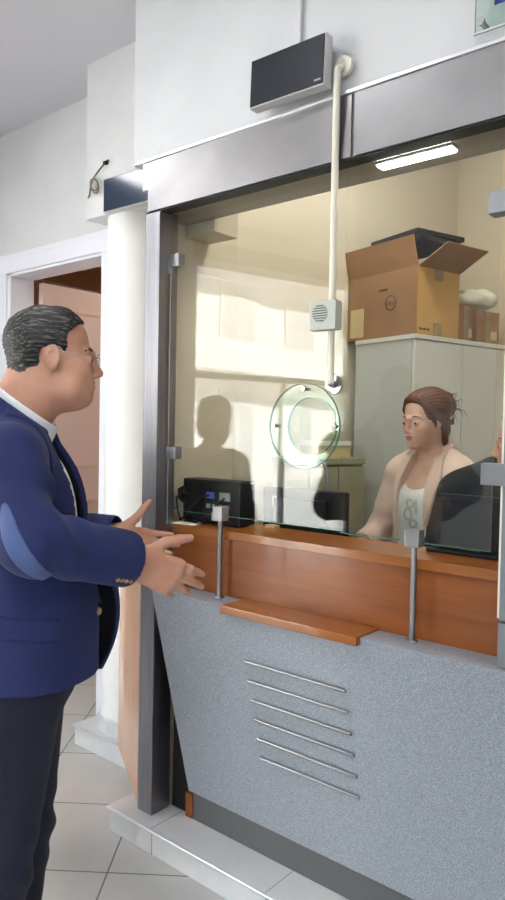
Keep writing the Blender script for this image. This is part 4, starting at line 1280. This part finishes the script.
# ================================================================= generic standing figure used for the others
def figure(root, k, headyaw, headpitch, arms, legs, skinm, lipm, h, heavy=False, hands=None, headoff=(.035, 0, 1.640)):
    F = Frame(headoff, rotz(headyaw)@roty(headpitch))
    s = SDF(); torso(s, -.012, heavy)
    s.add(mcap((-.022, 0, 1.47), F.p((-.030, 0, -.06)), .047 if not heavy else .062, .044 if not heavy else .058), .03)
    s.group(head_sdf(F, heavy), .015)
    for sg, (sh, el, wr, hd_) in arms.items():
        s.add(mcap(sh, el, .042, .034), .02); s.add(mcap(el, wr, .034, .023), .01)
        if hd_:
            hs, _ = hand_sdf(wr, hd_[0], hd_[1], sg, ((.25, .4, .3),)*4, thumb=((.85, .45, -.2), (.95, .2, -.2)), k=.92)
            s.group(hs, .008)
    for hp, kn, an in legs:
        s.add(mcap(hp, kn, .078, .052), .03); s.add(mcap(kn, an, .050, .036), .02)
        a = np.array(an); s.add(mcap(a+(0, 0, -.03), a+(.11, 0, -.055), .032, .025), .02)
    body_mesh('body', root, s, None, (-.30, -.48, 0), (.60, .48, 1.80), h, skinm, lipm, F)
    head_extras(F, root, skinm, lipm, 'brow_dark', .8)
    return F
def hair_blob(root, name, F, adds, zz, xx, m, low, ear=True, h=.0035, amp=.0016, freq=40):
    s = SDF()
    s.add(F.ell((-.024, 0, .038), (.094, .0815, .0850)), 0)
    s.add(F.ell((.018, 0, .044), (.064, .071, .072)), .02)
    def c1(P):
        q = F.inv(P)
        d = (q[:, 0]-np.interp(q[:, 2], zz, xx))*.75
        if ear:
            e = .030-np.sqrt((q[:, 0]-.0)**2+(q[:, 2]+.012)**2*.8); e = np.where((abs(q[:, 1]) > .05) & (q[:, 2] < .012), e, -1); d = np.maximum(d, e)
        return np.maximum(d, low-q[:, 2])
    s.cut(c1)
    for c, r, kk in adds: s.add(F.ell(c, r), kk)
    v, f = mesh_sdf(s, F.T-.24*F.k, F.T+.24*F.k, h)
    q = F.inv(v); phi = np.arctan2(q[:, 1], q[:, 2]-.02)
    n = (q-np.array((-.03, 0, .02))); n /= np.linalg.norm(n, axis=1)[:, None]
    gr = amp*np.sin(phi*freq+2.5*np.sin(q[:, 0]*38))+amp*.7*np.sin(phi*81+q[:, 0]*70+1.3)
    v = v+(n*gr[:, None])@F.R.T
    return np_mesh(name, v, f, [m], root)
def simple_top(root, name, m, arms, o, heavy, hem, sl, neck_cut, h=.006, sleeve_r=(.056, .05, .04), opening=None, solid=False, collar=False):
    jo_ = SDF(); torso(jo_, o, heavy)
    if hem < .9: jo_.add(mcyl((.005, 0, hem-.08), (.005, 0, 1.1), (.135+o, .17+o), (.118+o, .150+o)), .03)
    ji_ = SDF(); torso(ji_, o-.008, heavy)
    if hem < .9: ji_.add(mcyl((.005, 0, hem-.2), (.005, 0, 1.1), (.127+o, .162+o), (.110+o, .142+o)), .03)
    if collar:
        ca, cb = (.078, .066) if heavy else (.066, .056)
        jo_.add(mcap((-.026, 0, 1.46), (-.022, 0, 1.53), ca, cb), .03); ji_.add(mcap((-.026, 0, 1.46), (-.022, 0, 1.58), ca-.008, cb-.008), .03)
    class G(SDF):
        def __call__(s, P, c, rad):
            d = jo_(P, c, rad)
            if not solid: d = np.maximum(d, -ji_(P, c, rad))
            if opening is not None: d = np.maximum(d, -opening(P))
            d = np.maximum(d, hem-P[:, 2])
            for sg, (sh, el, wr, hd_) in arms.items():
                e1 = mcap(sh, el, sleeve_r[0], sleeve_r[1]).f(P); e = e1
                ax_ = (wr-el)/np.linalg.norm(wr-el)
                if sl > 0:
                    e2 = np.maximum(mcap(el, wr, sleeve_r[1], sleeve_r[2]).f(P), (P-(el+(wr-el)*sl))@ax_)
                    kk = .02; hh = np.maximum(kk-abs(e1-e2), 0)/kk; e = np.minimum(e1, e2)-hh*hh*kk*.25
                t = (P-el)@((sh-el)/np.linalg.norm(sh-el))
                e = e+.003*np.sin(t*80+P[:, 0]*40)*np.exp(-((t-.06)/.08)**2)
                kk = .03; hh = np.maximum(kk-abs(d-e), 0)/kk; d = np.minimum(d, e)-hh*hh*kk*.25
            d = np.maximum(d, neck_cut(P))
            return d
    v, f = mesh_sdf(G(), (-.30, -.42, hem-.06), (.40, .42, 1.62), h)
    return np_mesh(name, v, f, [m], root, smooth_it=1)
def trousers(root, name, m, legs, o=.014, top=1.0, h=.008):
    s = SDF(); s.add(mell((0, 0, .95), (.120+.006, .150+.004, .13)), 0)
    for hp, kn, an in legs:
        s.add(mcap(hp, kn, .078+o, .052+o), .03); s.add(mcap(kn, np.array(an)+(0, 0, -.01), .050+o, .036+o), .015)
    s.cut(lambda P: np.maximum(P[:, 2]-top, .075-P[:, 2]))
    return cloth(name, s, (-.25, -.28, .03), (.62, .28, top+.03), h, m, root)
def shoes(root, m, legs):
    for hp, kn, an in legs:
        a = np.array(an); s = SDF()
        s.add(mell(a+(-.005, 0, -.045), (.046, .037, .046)), 0); s.add(mell(a+(.085, 0, -.058), (.090, .042, .030)), .03)
        s.cut(lambda P: np.maximum(.004-P[:, 2], P[:, 2]-.10))
        cloth('shoe', s, a+(-.09, -.08, -.10), a+(.22, .08, .04), .007, m, root)

stand = [((0, -.085, .93), (.012, -.09, .50), (-.01, -.095, .09)), ((0, .085, .93), (.012, .09, .50), (-.01, .095, .09))]
# ---------------- the clerk
CL = thing('person', 'person with auburn pinned-up hair, pinkish shirt over white top, standing behind the glass', 'person', (.728, .815, 0), R(258))
CL.scale = (.945, .945, .945)
armc = {1: (np.array((-.01, -.165, 1.405)), np.array((.03, -.235, 1.16)), np.array((.21, -.215, 1.09)), ((.98, .1, -.05), (0, 0, 1))),
        -1: (np.array((-.01, .165, 1.405)), np.array((-.01, .215, 1.13)), np.array((.16, .14, 1.06)), ((.95, -.2, -.1), (0, 0, 1)))}
CF = figure(CL, 1, R(-7), R(3), armc, stand, 'skin_woman', 'lip_woman', .0032)
zz = [-.15, -.06, -.03, -.01, .01, .03, .05, .065, .08, .10, .12]
xx = [-.045, -.04, -.015, .015, .028, .036, .044, .056, .070, .085, .09]
xw = [-.045, -.030, .002, .034, .048, .056, .062, .070, .080, .090, .095]
hair_blob(CL, 'hair', CF, [((-.03, .0, .055), (.088, .088, .076), .01), ((-.105, .0, .050), (.050, .052, .052), .015), ((-.125, -.012, .085), (.030, .034, .028), .01), ((-.088, .008, -.040), (.032, .034, .045), .02), ((-.07, .035, -.085), (.018, .016, .045), .015), ((.046, .0, .082), (.030, .040, .020), .015)],
          zz, xw, 'hair_auburn', -.065, h=.0035, ear=False)
b = MB()
rnd = random.Random(8)
for i in range(46):
    a0 = rnd.uniform(-1.2, 1.2); st_ = np.array((-.115+rnd.uniform(-.03, .03), math.sin(a0)*.045, .055+math.cos(a0)*.03*rnd.choice((-1, 1))))
    d_ = np.array((rnd.uniform(-.05, .0), rnd.uniform(-.035, .035), rnd.uniform(-.09, .03)))
    b.tube([CF.p(st_), CF.p(st_+d_*.5+np.array((-.012, 0, .012))), CF.p(st_+d_)], [.0016, .0012, .0004], 5)
for e in (1, -1):
    for i in range(7):
        o_ = i*.0035
        b.tube([CF.p((-.006-o_, .072*e, .0)), CF.p((-.012-o_, .078*e, -.04)), CF.p((-.022-o_*1.5, .072*e, -.075-.01*(i % 3)))], [.002, .0016, .0005], 5)
for e in (1, -1):
    for i in range(24):
        t_ = i/23; o_ = rnd.uniform(-.003, .003)
        b.tube([CF.p((.058-.075*t_, .004*e+.004, .106+.012*math.sin(t_*3)+o_)), CF.p((.068-.075*t_, .042*e, .084+.012*t_+o_)), CF.p((.050-.070*t_, .0735*e, .040+.010*t_+o_)), CF.p((.018-.060*t_, .0835*e, .004+o_)), CF.p((-.020-.055*t_, .083*e, -.022+o_)), CF.p((-.065-.03*t_, .066*e, -.020+.03*t_))],
               [.0010, .0026, .0030, .0028, .0022, .0008], 6)
b.build('hair_strand', 'hair_auburn', CL, True)
for e in (1, -1):
    lp = [CF.p((.002+.0085*math.sin(a), .0800*e, -.047+.0105*math.cos(a))) for a in [2*math.pi*k/18 for k in range(18)]]
    MB().tube(lp, .0012, 6, closed=True).build('earring', 'button_brass', CL, True)
# scoop-neck top, open shirt over it
def ncut(P): return np.maximum(-(.062-np.sqrt((P[:, 0]-.10)**2*.35+P[:, 1]**2)) if False else P[:, 2]-(1.475-.95*np.clip(P[:, 0]+.03, 0, .2)+1.2*np.clip(abs(P[:, 1])-.07, 0, .2)), P[:, 2]-1.50)
TEE = simple_top(CL, 'top', 'tee_white', {}, .004, False, .92, 0, ncut, h=.005, solid=True)
# faded grey print on the chest
class TeePrint(SDF):
    def __call__(s, P, c, rad):
        d = tj(P, c, rad); y = P[:, 1]; z = P[:, 2]
        def seg(a, b_, w):
            a = np.array(a); b_ = np.array(b_); ba = b_-a; q = np.stack([y, z], 1)-a
            t = np.clip((q@ba)/(ba@ba), 0, 1); return np.linalg.norm(q-t[:, None]*ba, axis=1)-w
        r = np.full(len(P), 1.0)
        for cy_, cz_, rr in ((.004, 1.305, .017), (-.004, 1.262, .020), (.020, 1.225, .016)):
            r = np.minimum(r, abs(np.hypot((y-cy_)*1.1, z-cz_)-rr)-.0062)
        r = np.minimum(r, seg((.030, 1.32), (.034, 1.27), .006))
        return np.maximum(np.maximum(abs(d-.0005)-.0022, r), -P[:, 0])
tj = SDF(); torso(tj, .004, False)
cloth('faded_print', TeePrint(), (.04, -.08, 1.05), (.18, .08, 1.34), .0028, 'print_grey', TEE, sm=0)
def copen(P):
    w = np.interp(P[:, 2], [.85, 1.0, 1.15, 1.3, 1.4, 1.5], [.085, .080, .076, .070, .066, .060])
    return np.maximum(abs(P[:, 1])-w, -(P[:, 0]-.0))
SH = simple_top(CL, 'open_shirt', 'cardigan_pink', armc, .016, False, .86, .60, lambda P: P[:, 2]-(1.545-.75*np.clip(P[:, 0]+.04, 0, .25)), h=.005, sleeve_r=(.058, .052, .046), opening=copen, collar=True, solid=True)
class Cl(SDF):
    def __call__(s, P, c, rad):
        d = cj(P, c, rad); y = abs(P[:, 1])
        w = np.interp(P[:, 2], [1.15, 1.3, 1.4, 1.5], [.076, .070, .066, .060])
        wid = np.interp(P[:, 2], [1.22, 1.27, 1.42, 1.56], [.0, .024, .045, .036])
        rg = np.maximum(np.maximum(w-.003-y, y-(w+wid)), np.maximum(1.22-P[:, 2], -(P[:, 0]+.06)))
        return np.maximum(np.maximum(np.maximum(d-.007, -.003-d), rg), P[:, 2]-(1.55-.72*np.clip(P[:, 0]+.04, 0, .25)))
cj = SDF(); torso(cj, .016, False); cj.add(mcap((-.026, 0, 1.46), (-.022, 0, 1.53), .066, .056), .03)
cloth('collar', Cl(), (-.1, -.18, 1.18), (.2, .18, 1.58), .0045, 'cardigan_pink', SH)
chn = []
for k in range(25):
    a = math.pi*(k/24-.5)
    chn.append((.010+.085*math.cos(a)-.0, .062*math.sin(a), 1.475-.062*math.cos(a)-.01))
trousers(CL, 'trousers', 'skirt_grey', stand); shoes(CL, 'shoe_black', stand)

# ---------------- the person in black at the right edge
BK = thing('person', 'person in black, mostly hidden at the right edge behind the small screen', 'person', (1.150, .545, 0), R(276))
BK.scale = (.93, .93, .93)
armb = {1: (np.array((.00, -.195, 1.40)), np.array((-.02, -.275, 1.13)), np.array((.14, -.16, 1.06)), ((.9, .4, -.1), (0, 0, 1))),
        -1: (np.array((-.01, .19, 1.40)), np.array((-.02, .25, 1.14)), np.array((.14, .12, 1.06)), ((.9, -.4, -.1), (0, 0, 1)))}
BF = figure(BK, 1, R(-78), R(4), armb, stand, 'skin_man', 'lip_man', .0055, True, headoff=(.02, .04, 1.590))
hair_blob(BK, 'hair', BF, [((-.075, 0, -.02), (.045, .06, .05), .02)], zz, xx, 'hair_black', -.06, h=.005)
simple_top(BK, 'sweater', 'tee_black', armb, .020, True, .86, .9, lambda P: P[:, 2]-(1.535-.25*np.clip(P[:, 0]+.04, 0, .25)), h=.007, sleeve_r=(.070, .062, .045), collar=True, solid=True)
trousers(BK, 'trousers', 'jeans_dark', stand); shoes(BK, 'shoe_black', stand)

# ---------------- the bystander whose reflection shows in the left pane
BY = thing('person', 'person standing left of the blazer wearer, seen as a dark silhouette mirrored in the glass', 'person', (-.40, -.68, 0), R(20))
BY.scale = (.935, .935, .935)
army = {1: (np.array((-.01, -.165, 1.405)), np.array((-.02, -.225, 1.13)), np.array((.03, -.225, .89)), ((.1, .0, -1), (0, -1, 0))),
        -1: (np.array((-.01, .165, 1.405)), np.array((-.02, .225, 1.13)), np.array((.03, .225, .89)), ((.1, .0, -1), (0, 1, 0)))}
YF = figure(BY, 1, 0, 0, army, stand, 'skin_woman', 'lip_woman', .0055)
hair_blob(BY, 'hair', YF, [((-.04, 0, -.03), (.075, .088, .075), .03), ((-.02, 0, .06), (.085, .085, .07), .03)], zz, xx, 'hair_brown', -.09, ear=False, h=.005)
simple_top(BY, 'sweater', 'skirt_grey', army, .014, False, .84, .95, lambda P: P[:, 2]-(1.50-.4*np.clip(P[:, 0]+.04, 0, .25)), h=.007, sleeve_r=(.058, .052, .042), solid=True)
trousers(BY, 'trousers', 'jeans_dark', stand); shoes(BY, 'shoe_black', stand)
# ------------------------------------------------------------------ light and camera
w = bpy.data.worlds.new('World'); scene.world = w; w.use_nodes = True
nt = w.node_tree
sky = nt.nodes.new('ShaderNodeTexSky'); sky.sky_type = 'NISHITA'
sky.sun_disc = False; sky.sun_elevation = R(52); sky.sun_rotation = R(100); sky.air_density = 1.2; sky.dust_density = 2.0
bg = nt.nodes['Background']; nt.links.new(sky.outputs['Color'], bg.inputs['Color']); bg.inputs['Strength'].default_value = 0.9
sl = bpy.data.lights.new('sun', 'SUN'); sl.energy = 42; sl.angle = R(1.0); sl.color = (1, .985, .98)
so = bpy.data.objects.new('sun', sl); COL.objects.link(so)
so.rotation_euler = Vector((-.62, .20, -.76)).to_track_quat('-Z', 'Y').to_euler()
cam = bpy.data.cameras.new('camera'); co = bpy.data.objects.new('camera', cam); COL.objects.link(co)
cam.sensor_fit = 'VERTICAL'; cam.sensor_height = 36; cam.lens = 705/900*36; cam.clip_start = .05
yaw, pit, rol = R(39.9), R(-1.7), R(1.1)
fw0 = Vector((-math.sin(yaw), math.cos(yaw), 0)); rt0 = Vector((math.cos(yaw), math.sin(yaw), 0)); u0 = Vector((0, 0, 1))
fw = fw0*math.cos(pit)+u0*math.sin(pit); u1 = -fw0*math.sin(pit)+u0*math.cos(pit)
rt = rt0*math.cos(rol)+u1*math.sin(rol); upc = -rt0*math.sin(rol)+u1*math.cos(rol)
M = Matrix((rt, upc, -fw)).transposed().to_4x4(); M.translation = Vector((1.946, -1.705, 1.5))
co.matrix_world = M
scene.camera = co
vs = scene.view_settings
scene.display_settings.display_device = 'sRGB'
vs.view_transform = 'Standard'; vs.look = 'None'; vs.gamma = 1.0; vs.use_curve_mapping = False
vs.exposure = 0.36
cy_ = scene.cycles
cy_.max_bounces = 10; cy_.diffuse_bounces = 5; cy_.glossy_bounces = 6; cy_.transmission_bounces = 6; cy_.transparent_max_bounces = 16
cy_.sample_clamp_indirect = 8.0; cy_.caustics_reflective = False; cy_.caustics_refractive = False
